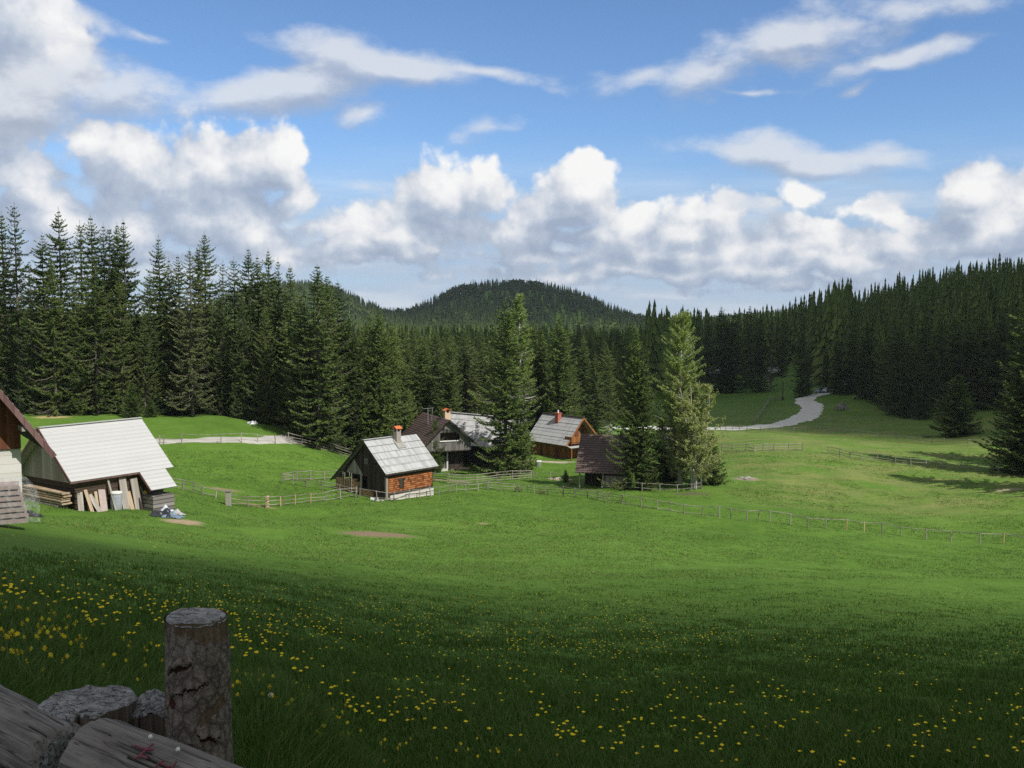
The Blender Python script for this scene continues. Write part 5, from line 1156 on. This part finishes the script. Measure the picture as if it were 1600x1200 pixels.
# ------------------------------------------------------------------ foreground fence: bark post, two stumps, two rails
def vnoise(u, v, seed, pu=None):
    """smooth value noise; pu = period in u"""
    r = np.random.RandomState(seed); T = r.rand(256, 256); iu, iv = np.floor(u).astype(int), np.floor(v).astype(int); fu, fv = u - iu, v - iv
    fu, fv = fu * fu * (3 - 2 * fu), fv * fv * (3 - 2 * fv); w = (lambda a: a % pu) if pu else (lambda a: a % 256); g = lambda a, b: T[w(a) % 256, b % 256]
    return (g(iu, iv) * (1 - fu) + g(iu + 1, iv) * fu) * (1 - fv) + (g(iu, iv + 1) * (1 - fu) + g(iu + 1, iv + 1) * fu) * fv
def fbm(u, v, seed, oct=5, pu=None, rough=.55):
    s, a, t = 0, 1.0, 0
    for o in range(oct): s = s + a * vnoise(u * 2**o, v * 2**o, seed + o, pu * 2**o if pu else None); t += a; a *= rough
    return s / t
def ray_at(px, py, d): dr = pix_dir(px, py); return EYE + dr * (d / dr[1])
# materials: tone 0 = outer surface, 1 = peeled wood, <0 = crack
bkm, k = new_mat('post_bark')
tn = k.node('ShaderNodeAttribute', attribute_name='tone').outputs['Fac']; p_ = k.node('ShaderNodeTexCoord').outputs['Object']
n_ = k.noise(p_, 75, 7, .72); n2_ = k.noise(p_, 9, 4, .6); n3_ = k.noise(k.v('MULTIPLY', p_, (1, 1, .12)), 60, 4, .6)
bk = k.ramp(k.m('ADD', k.m('MULTIPLY', n_, .6), k.m('MULTIPLY', n2_, .5)), [(.33, (.038, .030, .024)), (.48, (.150, .122, .100)), (.66, (.27, .235, .205)), (.82, (.42, .395, .365))])
pw = k.ramp(n3_, [(.3, (.075, .055, .036)), (.7, (.17, .125, .080))])
ve_ = k.voro(k.v('MULTIPLY', p_, (1, 1, .55)), 34, 2, .6, dim='3D', feat='DISTANCE_TO_EDGE'); vm_ = k.mr(ve_, 0, .09, .45, 1)
bk = k.mix(1.0, bk, k.cxyz(vm_, vm_, vm_), 'MULTIPLY')
c_ = k.mix(k.mr(tn, .35, .65), bk, pw); c_ = k.mix(k.mr(tn, -.25, -.7), c_, (.055, .025, .018, 1))
finish(k, c_, .95, k.m('ADD', k.m('ADD', n_, k.m('MULTIPLY', n3_, .3)), k.m('MULTIPLY', vm_, .7)), .9, .007, .1)
def endgrain(name, a, b):
    m, k = new_mat(name); p_ = k.node('ShaderNodeTexCoord').outputs['Object']
    n1 = k.noise(p_, 55, 6, .75); n2 = k.noise(p_, 12, 4, .6); wv = k.node('ShaderNodeTexWave', wave_type='RINGS', rings_direction='Z'); k.put(wv.inputs['Vector'], p_); wv.inputs['Scale'].default_value = 26; wv.inputs['Distortion'].default_value = 4; wv.inputs['Detail'].default_value = 3
    f = k.m('ADD', k.m('ADD', k.m('MULTIPLY', n1, .7), k.m('MULTIPLY', n2, .4)), k.m('MULTIPLY', wv.outputs['Fac'], .03))
    nc = k.noise(k.v('MULTIPLY', p_, (1, 2.2, 1)), 15, 5, .6, .8); ck = k.mr(k.m('ABSOLUTE', k.m('SUBTRACT', nc, .5)), .002, .016, .35, 1)
    finish(k, k.mix(1.0, k.ramp(f, [(.38, tuple(q * .25 for q in a)), (.55, a), (.8, b)]), k.cxyz(ck, ck, ck), 'MULTIPLY'), .95, k.m('ADD', f, ck), .9, .008, .1); return m
EGM = endgrain('weathered_end_grain', (.21, .205, .205), (.48, .48, .49))
def disc_cap(rad_fn, zfn, n_r=46, n_a=150, seed=1, rough=.006):
    a = np.arange(n_a) * 2 * np.pi / n_a; r = np.linspace(0, 1, n_r); RR, A = np.meshgrid(r, a, indexing='ij'); rad = rad_fn(A) * RR; X, Y = rad * np.cos(A), rad * np.sin(A)
    Z = zfn(X, Y) + (fbm(X * 90 + 40, Y * 90 + 40, seed, 4) - .5) * rough * 1.1 + (fbm(X * 22 + 40, Y * 22 + 40, seed + 9, 3) - .5) * rough * 1.3 - .010 * np.clip((RR - .9) / .1, 0, 1) ** 2
    V = np.stack([X, Y, Z], -1).reshape(-1, 3); i = np.arange(n_r - 1)[:, None]; j = np.arange(n_a)[None]; j2 = (j + 1) % n_a
    return V, np.stack([i * n_a + j, (i + 1) * n_a + j, (i + 1) * n_a + j2, i * n_a + j2], -1).reshape(-1, 4)
# tall post
PT = ray_at(307, 963, 2.6); PB = ray_at(312, 1190, 2.55); gz0 = hz(PB[0], PB[1]) - .25; r0 = .0775
Hp = PT[2] - gz0; post = empty('fence_post', (PB[0], PB[1], gz0)); tag(post, 'tall round fence post with flaking grey bark in the near corner', 'post')
topo = np.array([PT[0] - PB[0], PT[1] - PB[1] - .0, 0])
na, nz_ = 220, 420; a = np.arange(na) * 2 * np.pi / na; zz = np.linspace(0, Hp, nz_); A, Z = np.meshgrid(a, zz); U = A / (2 * np.pi)
fromtop = Hp - Z; face = np.angle(np.exp(1j * (A - math.radians(-90 - 17))))    # 0 = towards the camera, + to the right
jag = .028 * (fbm(U * 24, Z * 0 + 3.3, 5, 4, 24) - .5) * 2
peel = (fromtop < .030 + jag * .9 + .024 * np.clip(face, -.6, 1.0)) & (face > -.2)
peel2 = (np.abs(fromtop - .235 + .05 * (face - 1.0)) < .016 + jag * .5) & (face > .65) & (face < 1.6)
def crack(f0, t0, ln, sl, wd, seed):
    ctr = t0 + sl * (face - f0) + .012 * (fbm(face * 9 + 30, face * 0 + seed, seed, 3) - .5) * 2; w_ = wd * np.clip(1 - ((face - f0) / ln) ** 2, 0, 1)
    d_ = np.abs(fromtop - ctr); return (d_ < w_), (ctr - fromtop)
tone = np.clip((peel | peel2) * 1.0, 0, 1); disp = (fbm(U * 14, Z * 30, 7, 5, 14) - .5) * .006 + (fbm(U * 60, Z * 130, 17, 3, 60) - .5) * .0028 + .004
disp = np.where(tone > .5, disp * .25 - .0035, disp)
for (f0, t0, ln, sl, wd, sd_) in ((-.05, .118, .50, -.035, .0075, 3), (.35, .168, .65, -.03, .004, 4), (.1, .365, .55, .01, .006, 5), (.85, .455, .45, -.06, .008, 6), (.9, .30, .4, .03, .006, 7), (-.9, .25, .3, 0, .004, 8), (1.1, .37, .35, .05, .007, 9)):
    ck, sg = crack(f0, t0, ln, sl, wd, sd_); tone = np.where(ck, -1.0, tone); lip = np.exp(-((sg - wd * 1.6) / .012) ** 2) * (np.abs(face - f0) < ln)
    disp = np.where(ck, -.004, disp) + lip * .0055
knot = np.exp(-(((face + .32) / .17) ** 2 + ((fromtop - .205) / .022) ** 2)); tone = np.where(knot > .45 + .5 * (fbm(U * 40, Z * 60, 3, 3, 40) - .5), -.8, tone); disp -= knot * .003
rad = r0 * (1 + .05 * np.clip((Hp - Z) / Hp, 0, 1) + .02 * np.sin(2 * A + 1) + .012 * np.sin(3 * A)) + disp
f_ = (Z / Hp)[..., None]; V = np.stack([rad * np.cos(A), rad * np.sin(A), Z], -1) + f_ * topo
V[..., 2] += np.where(Z > Hp - .002, .004 * np.sin(3 * A), 0)
i = np.arange(nz_ - 1)[:, None]; j = np.arange(na)[None]; j2 = (j + 1) % na
link('bark', np_mesh('bark', V.reshape(-1, 3), np.stack([i * na + j, i * na + j2, (i + 1) * na + j2, (i + 1) * na + j], -1).reshape(-1, 4), mats=[bkm], vattr=tone.ravel(), smooth=True), post)
V, Q = disc_cap(lambda A: r0 * .99 * (1 + .02 * np.sin(2 * A + 1) + .012 * np.sin(3 * A)), lambda X, Y: .006 + 0 * X - .05 * X, seed=3, rough=.005)
link('sawn_top', np_mesh('sawn_top', V + topo + np.array([0, 0, Hp - .002]), Q, mats=[EGM], smooth=True), post)
# stumps: weathered cut trunks with a split, ragged top
STW, k = new_mat('weathered_stump_side')
p_ = k.node('ShaderNodeTexCoord').outputs['Object']; n_ = k.noise(k.v('MULTIPLY', p_, (1, 1, .06)), 70, 5, .65); n2_ = k.noise(p_, 10, 4)
finish(k, k.ramp(k.m('ADD', k.m('MULTIPLY', n_, .7), k.m('MULTIPLY', n2_, .4)), [(.35, (.035, .027, .022)), (.6, (.13, .10, .08)), (.8, (.25, .21, .175))]), .95, n_, .9, .01, .1)
def stump(px, py, d, r, label, seed, tilt=(0, 0), split=None, rag=.008, ell=1.0, rot=0):
    T = ray_at(px, py, d); g = hz(T[0], T[1]) - .2; Hs = T[2] - g; o = empty('stump', (T[0], T[1], g), rot); tag(o, label, 'stump'); rs = np.random.RandomState(seed); ph = rs.uniform(0, 6.28, 6)
    def rf(A):
        q = 1 + .05 * np.sin(2 * A + ph[0]) + .035 * np.sin(3 * A + ph[1]) + .025 * np.sin(5 * A + ph[2]) + .015 * np.sin(11 * A + ph[3])
        if split is not None: q = q - .30 * np.exp(-(np.angle(np.exp(1j * (A - split))) / .05) ** 2)
        return r * q * (1 + (ell - 1) * np.abs(np.cos(A)))
    zf = lambda X, Y: tilt[0] * X + tilt[1] * Y + rag * .8 * (vnoise(X * 28 + Y * 9 + 40, Y * 50 + 40, seed) - .5) * 2
    na = 180; a = np.arange(na) * 2 * np.pi / na; nz_ = 60; t = np.linspace(0, 1, nz_); A, Tt = np.meshgrid(a, t); rr = rf(A) * (1.04 - .05 * Tt) + (fbm(A / 6.2832 * 40, Tt * 2, seed, 4, 40) - .5) * .012
    X, Y = rr * np.cos(A), rr * np.sin(A); Z = Tt * (Hs + zf(X, Y) - .008)
    i = np.arange(nz_ - 1)[:, None]; j = np.arange(na)[None]; j2 = (j + 1) % na
    link('side', np_mesh('stump_side', np.stack([X, Y, Z], -1).reshape(-1, 3), np.stack([i * na + j, i * na + j2, (i + 1) * na + j2, (i + 1) * na + j], -1).reshape(-1, 4), mats=[STW], smooth=True), o)
    V, Q = disc_cap(rf, lambda X, Y: Hs + zf(X, Y), n_a=180, seed=seed, rough=rag * .8); link('cut_top', np_mesh('stump_top', V, Q, mats=[EGM], smooth=True), o); return o
stump(134, 1094, 2.72, .118, 'wide weathered stump with a split rim behind the rails', 11, (.02, .03), split=-1.35, rag=.007, ell=1.06)
stump(238, 1098, 2.78, .082, 'narrower ragged stump touching the bark post', 12, (.03, .05), split=-1.75, rag=.014, ell=1.0)
# rails: thick debarked poles lying in line
RLM, k = new_mat('old_pole_wood')
p_ = k.node('ShaderNodeTexCoord').outputs['Object']; tn = k.node('ShaderNodeAttribute', attribute_name='tone').outputs['Fac']
n_ = k.noise(k.v('MULTIPLY', p_, (.05, 1, 1)), 60, 6, .65); n2_ = k.noise(k.v('MULTIPLY', p_, (.5, 1, 1)), 7, 4, .6)
cl = k.ramp(k.m('ADD', k.m('MULTIPLY', n_, .65), k.m('MULTIPLY', n2_, .5)), [(.35, (.052, .045, .040)), (.55, (.145, .130, .120)), (.72, (.245, .228, .212)), (.9, (.37, .35, .33))])
nc = k.noise(k.v('MULTIPLY', p_, (.028, 1, 1)), 34, 3, .55); ck = k.mr(k.m('ABSOLUTE', k.m('SUBTRACT', nc, .5)), .002, .022, .3, 1); cl = k.mix(1.0, cl, k.cxyz(ck, ck, ck), 'MULTIPLY')
cl = k.mix(k.mr(tn, -.2, -.8), cl, (.02, .018, .017, 1)); finish(k, cl, .85, n_, .6, .004, .25)
PNT = plain('red_wax_crayon', (.17, .022, .045), (.12, .04, .05), 90, .6)
PIN = plain('white_resin_spot', (.75, .74, .70), rough=.5)
def pole(A, B, r, label, seed, marks=None, chopped=True):
    A, B = np.array(A, float), np.array(B, float); d = B - A; L = np.linalg.norm(d); d /= L; s = np.cross(d, [0, 0, 1.]); s /= np.linalg.norm(s); u = np.cross(s, d)
    M = Matrix(((d[0], s[0], u[0], A[0]), (d[1], s[1], u[1], A[1]), (d[2], s[2], u[2], A[2]), (0, 0, 0, 1)))
    o = empty('fence_rail', (0, 0, 0)); o.matrix_world = M; tag(o, label, 'rail'); nl, na = 420, 150; x = np.linspace(0, L, nl); a = np.arange(na) * 2 * np.pi / na; X, A_ = np.meshgrid(x, a, indexing='ij'); U = A_ / (2 * np.pi)
    disp = (fbm(U * 46, X * 2.5, seed, 4, 46) - .5) * .008 + (fbm(U * 8, X * 3, seed + 30, 3, 8) - .5) * .012; tone = np.zeros_like(X); r_ = np.random.RandomState(seed)
    for q in range(15):
        a0 = r_.uniform(0, 6.28); x0 = r_.uniform(-.1, L); ln = r_.uniform(.35, 1.3); w_ = r_.uniform(.010, .022); ang = np.abs(np.angle(np.exp(1j * (A_ - a0 - .03 * np.sin(X * 9 + q))))); ins = (X > x0) & (X < x0 + ln); ck = ins & (ang < w_)
        tone = np.where(ck, -1, tone); disp = disp - np.where(ins, .007 * np.exp(-(ang / (w_ * 1.4)) ** 2), 0)
    for q in range(9):
        a0, x0 = r_.uniform(0, 6.28), r_.uniform(0, L); dd = np.hypot((X - x0) * 1.0, np.angle(np.exp(1j * (A_ - a0))) * r); kn = np.exp(-(dd / .011) ** 2); tone = np.where(kn > .5, -.75, tone); disp = disp + .003 * np.exp(-(dd / .025) ** 2)
    # the cut end is rounded off and hacked a little hollow
    rr = r + disp - .02 * np.clip(1 - X / .035, 0, 1) ** 2 - .02 * np.clip(1 - (L - X) / .035, 0, 1) ** 2
    bend = .02 * np.sin(U * 6.2832 + 1) * np.exp(-X / .12) + .02 * np.sin(U * 6.2832 + 2) * np.exp(-(L - X) / .12)
    V = np.stack([X + bend, rr * np.cos(A_), rr * np.sin(A_)], -1); i = np.arange(nl - 1)[:, None]; j = np.arange(na)[None]; j2 = (j + 1) % na
    Q = np.stack([i * na + j, (i + 1) * na + j, (i + 1) * na + j2, i * na + j2], -1).reshape(-1, 4)[:, ::-1]
    link('shaft', np_mesh('pole_shaft', V.reshape(-1, 3), Q, mats=[RLM], vattr=tone.ravel(), smooth=True), o)
    for e in (0, nl - 1):
        ring = V[e]; c = ring.mean(0); nr = 12; VV = np.concatenate([c + (ring - c) * t for t in np.linspace(.02, 1, nr)]); VV[:, 0] += (fbm(VV[:, 1] * 120 + 50, VV[:, 2] * 120 + 50, seed, 3) - .5) * .012
        ii = np.arange(nr - 1)[:, None]; q_ = np.stack([ii * na + j, (ii + 1) * na + j, (ii + 1) * na + j2, ii * na + j2], -1).reshape(-1, 4); link('cut_end', np_mesh('pole_end', VV, q_ if e else q_[:, ::-1], mats=[EGM if e else bkm], smooth=True), o)
    return o, M, r
def drop(px, py, d, r, back=.42): P = ray_at(px, py, d); return P + np.array([0, -r * back, -r * .90])
r2 = .104; A2 = drop(147, 1116, 2.50, r2); B2 = drop(365, 1201, 2.17, r2); dd_ = (B2 - A2) / np.linalg.norm(B2 - A2); B2 = A2 + dd_ * 1.6; A2 = A2 - dd_ * .0
rail2, M2, _ = pole(A2, B2, r2, 'near grey rail with red crayon marks, lower right of the pair', 31)
r1 = .098; A1 = drop(112, 1134, 2.56, r1); B1 = drop(0, 1078, 2.84, r1); d1 = (B1 - A1) / np.linalg.norm(B1 - A1); B1 = A1 + d1 * 1.7
pole(B1, A1, r1, 'grey cracked rail reaching in from the left edge', 37)
Mi = np.array(M2.inverted())
def on_rail(px, py):
    o_ = Mi[:3, :3] @ EYE + Mi[:3, 3]; d_ = Mi[:3, :3] @ pix_dir(px, py); a_ = d_[1]**2 + d_[2]**2; b_ = 2 * (o_[1] * d_[1] + o_[2] * d_[2]); c_ = o_[1]**2 + o_[2]**2 - (r2 + .006)**2; q = b_ * b_ - 4 * a_ * c_
    return o_ + d_ * ((-b_ - math.sqrt(max(q, 0))) / (2 * a_))
def stroke(pts, w, name='crayon_mark', mat=None):
    P = [Vector(on_rail(*p)) for p in pts]; m = MB()
    for a_, b_ in zip(P[:-1], P[1:]):
        n_ = Vector((0, (a_.y + b_.y) / 2, (a_.z + b_.z) / 2)).normalized(); m.bar(a_ - (b_ - a_) * .1, b_ + (b_ - a_) * .1, w, .003, up=n_)
    m.build(name, mat or PNT, rail2)
stroke([(238, 1163), (228, 1172), (219, 1180), (212, 1185)], .006); stroke([(212, 1165), (221, 1169), (234, 1172), (240, 1171)], .004); stroke([(211, 1185), (220, 1181), (229, 1184)], .006)
stroke([(255, 1189), (248, 1193), (243, 1199), (241, 1206)], .004); stroke([(252, 1193), (260, 1197), (268, 1198)], .004); stroke([(275, 1190), (271, 1197), (266, 1206)], .004); stroke([(262, 1201), (272, 1203)], .0035)
for px, py in ((235, 1151), (278, 1171)):
    q = Vector(on_rail(px, py)); m = MB(); m.tube([q - Vector((.006, 0, 0)), q, q + Vector((.006, 0, 0))], [.002, .006, .002], 8); m.build('resin_spot', PIN, rail2)

# ------------------------------------------------------------------ grass blades on the near field
bm_, k = new_mat('grass_blades')
tn = k.node('ShaderNodeAttribute', attribute_name='tone').outputs['Fac']
finish(k, k.ramp(tn, [(0, (.032, .072, .009)), (.45, (.058, .122, .014)), (.8, (.098, .170, .026)), (1, (.18, .18, .065))]), .6, spec=.3, transl=.3)
GB_N = 420000
rs = np.random.RandomState(77)
def cast(px, py, zoff=0.0):
    """many photo points to ground points at once"""
    c = np.stack([(px - 800) / F, np.ones_like(px), -(py - 600) / F], -1); cp, sp = math.cos(PITCH), math.sin(PITCH)
    d = np.stack([c[:, 0], c[:, 1] * cp + c[:, 2] * sp, -c[:, 1] * sp + c[:, 2] * cp], -1); d /= np.linalg.norm(d, axis=1)[:, None]
    lo = np.full(len(px), 1.2); hi = np.full(len(px), 400.0); tt = np.geomspace(1.2, 400, 240); found = np.zeros(len(px), bool); prev = np.full(len(px), 1.2)
    for t in tt:
        P = EYE + d * t; below = (P[:, 2] < height(P[:, 0], P[:, 1])) & ~found; hi[below] = t; lo[below] = prev[below]; found |= below; prev = np.where(found, prev, t)
    for _ in range(14):
        m = .5 * (lo + hi); P = EYE + d * m[:, None]; b = P[:, 2] < height(P[:, 0], P[:, 1]); hi = np.where(b, m, hi); lo = np.where(b, lo, m)
    P = EYE + d * hi[:, None]; P[:, 2] = height(P[:, 0], P[:, 1]); return P, found
# blades gather in tufts
nt_ = 70000; px = rs.uniform(-250, 1850, nt_); py = 860 + (1330 - 860) * rs.uniform(0, 1, nt_) ** .8; TP, fd = cast(px, py); TP = TP[fd & (TP[:, 1] < 60)]
near = rs.uniform(0, 1, (6000, 2)); NP = np.stack([-2.2 + near[:, 0] * 5.5, 1.6 + near[:, 1] * 4.5], -1); NP = np.concatenate([NP, height(NP[:, 0], NP[:, 1])[:, None]], 1); TP = np.concatenate([TP, NP])
bp = 6; n = len(TP); B = np.repeat(TP, bp, 0); dist = np.hypot(B[:, 0], B[:, 1]); sp_ = np.clip(.018 + dist * .0035, .02, .22)
B[:, :2] += rs.normal(0, 1, (len(B), 2)) * sp_[:, None]; B[:, 2] = height(B[:, 0], B[:, 1]) - .01
hgt = rs.uniform(.055, .15, len(B)) * np.repeat(np.clip(1 + .5 * np.sin(TP[:, 0] * 1.7) * np.sin(TP[:, 1] * 1.3), .6, 1.6), bp) * np.clip(1.05 - dist / 75, .35, 1)
wd = np.clip(.0028 + dist * .00032, .003, .018); az = rs.uniform(0, 6.28, len(B)); lean = rs.uniform(.1, .75, len(B)); la = rs.uniform(0, 6.28, len(B)) * .6 + .4
sd = np.stack([np.cos(az), np.sin(az), 0 * az], -1) * wd[:, None]; ln = np.stack([np.cos(la), np.sin(la), 0 * la], -1); up = np.array([0, 0, 1.])
m1 = B + up * (hgt * .55)[:, None] + ln * (hgt * lean * .25)[:, None]; tp = B + up * (hgt * (1 - .25 * lean))[:, None] + ln * (hgt * lean * .9)[:, None]
V = np.stack([B - sd, B + sd, m1 + sd * .75, m1 - sd * .75, tp], 1).reshape(-1, 3); o_ = np.arange(len(B))[:, None] * 5
tone = np.clip(np.repeat(rs.uniform(.15, .75, n), bp) + rs.normal(0, .14, len(B)), 0, 1)
tone = np.where(rs.rand(len(B)) < .03, 1.0, tone)
# thinner, broader-spaced tufts farther out
TF = 64000; px = rs.uniform(-200, 1800, TF); py = rs.uniform(705, 905, TF); T2, fd = cast(px, py); T2 = T2[fd & (T2[:, 1] > 44) & (T2[:, 1] < 170)]
T2 = T2[np.all([np.hypot((T2[:, 0] - s_[0]) / (s_[2] * 1.1), (T2[:, 1] - s_[1]) / (s_[3] * 1.1)) > 1 for s_ in SOIL], 0)]
cl = vnoise(T2[:, 0] / 3.1 + 120, T2[:, 1] / 2.2 + 20, 21) * .6 + vnoise(T2[:, 0] / 11 + 120, T2[:, 1] / 9 + 20, 22) * .6; T2 = T2[cl > .36]; cl = cl[cl > .36]
n2 = len(T2) * 4; B2_ = np.repeat(T2, 4, 0); B2_[:, :2] += rs.normal(0, .22, (n2, 2)); B2_[:, 2] = height(B2_[:, 0], B2_[:, 1]) - .01; d2 = B2_[:, 1]; h2 = rs.uniform(.04, .10, n2) * np.repeat(.5 + cl, 4)
az2 = rs.uniform(0, 6.28, n2); s2_ = np.stack([np.cos(az2), np.sin(az2), 0 * az2], -1) * (d2 * .00028)[:, None]; l2 = np.stack([rs.normal(0, .9, n2), rs.normal(0, .9, n2), np.ones(n2)], -1) * h2[:, None]
V2 = np.stack([B2_ - s2_, B2_ + s2_, B2_ + l2 * .6 + s2_ * .8, B2_ + l2 * .6 - s2_ * .8, B2_ + l2], 1).reshape(-1, 3); t2 = np.clip(np.repeat(rs.uniform(.35, 1.0, len(T2)), 4) + rs.normal(0, .1, n2), 0, 1)
V = np.concatenate([V, V2]); o_ = np.concatenate([o_, o_[-1] + 5 + np.arange(n2)[:, None] * 5]); tone = np.concatenate([tone, t2])
tag(link('grass', np_mesh('grass', V, o_ + np.array([[0, 1, 2, 3]]), o_ + np.array([[3, 2, 4]]), mats=[bm_], attr=np.concatenate([tone, tone]))), 'short green grass blades covering the near field', 'grass', kind='stuff')

# ------------------------------------------------------------------ dandelions: the nearest 300 one by one, the far ones as a mass
YEL, k = new_mat('dandelion_yellow'); rn = k.node('ShaderNodeObjectInfo').outputs['Random']; finish(k, k.mix(rn, (.88, .72, .02, 1), (.86, .60, .012, 1)), .7, spec=.2, transl=.2)
STEM = plain('flower_stem', (.13, .19, .06)); PUFF = plain('seed_down', (.72, .73, .75))
def head_mesh(r=.0115, layers=3, n=16, seed=1):
    rs = np.random.RandomState(seed); V, Q = [], []; o = 0
    for l in range(layers):
        rr = r * (1 - .28 * l); z = .004 * l; tilt = .18 + .35 * l
        for i in range(n):
            a = 6.2832 * (i + .5 * (l % 2)) / n + rs.normal(0, .06); w = 3.4 / n; R_ = rr * rs.uniform(.88, 1.08); d = np.array([math.cos(a), math.sin(a), 0]); s = np.array([-math.sin(a), math.cos(a), 0])
            V += [np.array([0, 0, z]), d * R_ * .7 - s * R_ * w * .32 + [0, 0, z + R_ * .7 * tilt], d * R_ + [0, 0, z + R_ * tilt * .8], d * R_ * .7 + s * R_ * w * .32 + [0, 0, z + R_ * .7 * tilt]]; Q.append((o, o + 1, o + 2, o + 3)); o += 4
    V = np.array(V); V[:, 2] -= 0; nV = len(V)
    bV = np.array([[r * .45 * math.cos(t), r * .45 * math.sin(t), -.004] for t in np.linspace(0, 6.28, 8, endpoint=False)] + [[0, 0, -.014]] * 1); V = np.concatenate([V, bV]); T = [(nV + i, nV + 8, nV + (i + 1) % 8) for i in range(8)]
    return np_mesh('dandelion_head', V, np.array(Q), np.array(T), mats=[YEL])
HEAD = head_mesh(); sv, sq = tubes([(np.array([[.012, .008, -.13], [.006, .003, -.06], [0, 0, -.006]]), np.array([.0022, .002, .0018]))], 5); STM = np_mesh('dandelion_stem', sv, sq, mats=[STEM])
def dens(px, py):
    g = lambda cx, cy, sx, sy, w: w * np.exp(-((px - cx) / sx) ** 2 - ((py - cy) / sy) ** 2)
    d = g(100, 960, 240, 60, .55) + g(330, 985, 200, 60, .6) + g(650, 965, 260, 26, 1.5) + g(900, 992, 170, 26, 1.9) + g(1150, 1010, 220, 26, .6) + g(1400, 1020, 260, 30, .35) + g(400, 1090, 130, 70, .75) + g(620, 1130, 220, 60, .5) + g(950, 1100, 180, 50, .5) + g(1330, 1110, 260, 40, .55) + g(1520, 1130, 120, 50, .5) + g(900, 1180, 260, 40, .28) + g(1250, 1180, 260, 40, .22) + g(60, 1040, 140, 40, .35) + g(350, 838, 190, 14, .55) + g(230, 838, 90, 20, .4) + .05 * (py > 930)
    cl_ = vnoise(px / 38 + 40, py / 13 + 40, 9) * vnoise(px / 110 + 9, py / 40 + 3, 5) * 3.2
    return np.clip(d * cl_, 0, 1.2)
px = rs.uniform(-120, 1720, 60000); py = rs.uniform(818, 1215, 60000); mk = rs.rand(60000) < dens(px, py) * .115 * np.where(py > 1040, .62, 1.15); px, py = px[mk], py[mk]
FP, fd = cast(px, py); FP = FP[fd & (FP[:, 1] < 90)]
SPOT = [(30, 1075), (37, 1078), (22, 1082), (44, 1081), (68, 1076), (82, 1076), (72, 1068), (98, 1062), (100, 1045), (198, 1060), (180, 1052), (372, 1106), (457, 1141), (427, 1137), (372, 1135), (375, 1150), (495, 1186), (507, 1186), (501, 1196), (596, 1193), (622, 1198), (365, 1118), (490, 1174), (130, 1060), (12, 1050), (60, 1050), (112, 1030), (262, 1075), (533, 1172), (545, 1171)]
SP, _ = cast(np.array([q[0] for q in SPOT], float), np.array([q[1] + 14. for q in SPOT])); inpost = lambda P: abs(P[0] - PB[0]) < .12 and abs(P[1] - PB[1]) < .12
order = np.argsort(np.hypot(FP[:, 0], FP[:, 1])); FP = FP[order]; NEAR = [p for p in list(SP) + list(FP) if not inpost(p)][:296]; REST = FP[max(0, 296 - len(SP)):]
for i, p in enumerate(NEAR):
    r = random.Random(i); s = r.uniform(.75, 1.15); h_ = r.uniform(.10, .19) if i < len(SP) else r.uniform(.07, .15)
    o = empty('dandelion', (p[0], p[1], p[2] + h_), r.uniform(0, 6.28), (s, s, s)); o.rotation_euler = (r.gauss(0, .28), r.gauss(0, .28), r.uniform(0, 6.28))
    tag(o, 'yellow dandelion in flower on the near field', 'dandelion', 'dandelions on the near field'); link('flower_head', HEAD, o); st_ = link('stem', STM, o); st_.scale = (1, 1, 1.3)
n = len(REST); a = np.arange(6) * 2 * np.pi / 6; dist = np.hypot(REST[:, 0], REST[:, 1]); r_ = rs.uniform(.011, .017, n) * (1 + dist * .010)
V = np.zeros((n, 7, 3)); ct = REST + np.array([0, 0, 1.]) * (rs.uniform(.08, .15, n) * np.clip(1.1 - dist / 90, .5, 1))[:, None]
for q in range(6): V[:, q] = ct + np.stack([r_ * np.cos(a[q]), r_ * np.sin(a[q]), rs.uniform(-.004, .004, n)], -1)
V[:, 6] = ct + np.array([0, 0, .010]); T = np.concatenate([np.stack([np.arange(n) * 7 + q, np.arange(n) * 7 + (q + 1) % 6, np.arange(n) * 7 + 6], -1) for q in range(6)])
tag(link('dandelions', np_mesh('dandelions', V.reshape(-1, 3), None, T, mats=[YEL])), 'many small yellow dandelion heads strewn over the field', 'dandelions', kind='stuff')
p = cast(np.array([424.]), np.array([1136.]))[0][0]; o = empty('dandelion', p + np.array([0, 0, .13])); tag(o, 'white dandelion clock on a pale stem right of the bark post', 'dandelion'); bmq = bmesh.new(); bmesh.ops.create_icosphere(bmq, subdivisions=2, radius=.013); me = bpy.data.meshes.new('seed_head'); bmq.to_mesh(me); bmq.free(); me.materials.append(PUFF); link('seed_head', me, o); link('stem', STM, o)
# ------------------------------------------------------------------ the air between here and the hills
hm = bpy.data.materials.new('valley_air'); hm.use_nodes = True; hm.node_tree.nodes.clear(); k = NT(hm.node_tree)
pv = k.node('ShaderNodeVolumePrincipled'); pv.inputs['Color'].default_value = (.70, .84, 1.0, 1); pv.inputs['Density'].default_value = .000065; pv.inputs['Anisotropy'].default_value = 0.0
k.l.new(pv.outputs[0], k.node('ShaderNodeOutputMaterial').inputs['Volume'])
hz_o = MB().box((0, 0, 30), (5200, 5200, 140)).build('haze', hm); tag(hz_o, 'thin blue air lying over the valley', 'haze', kind='stuff')
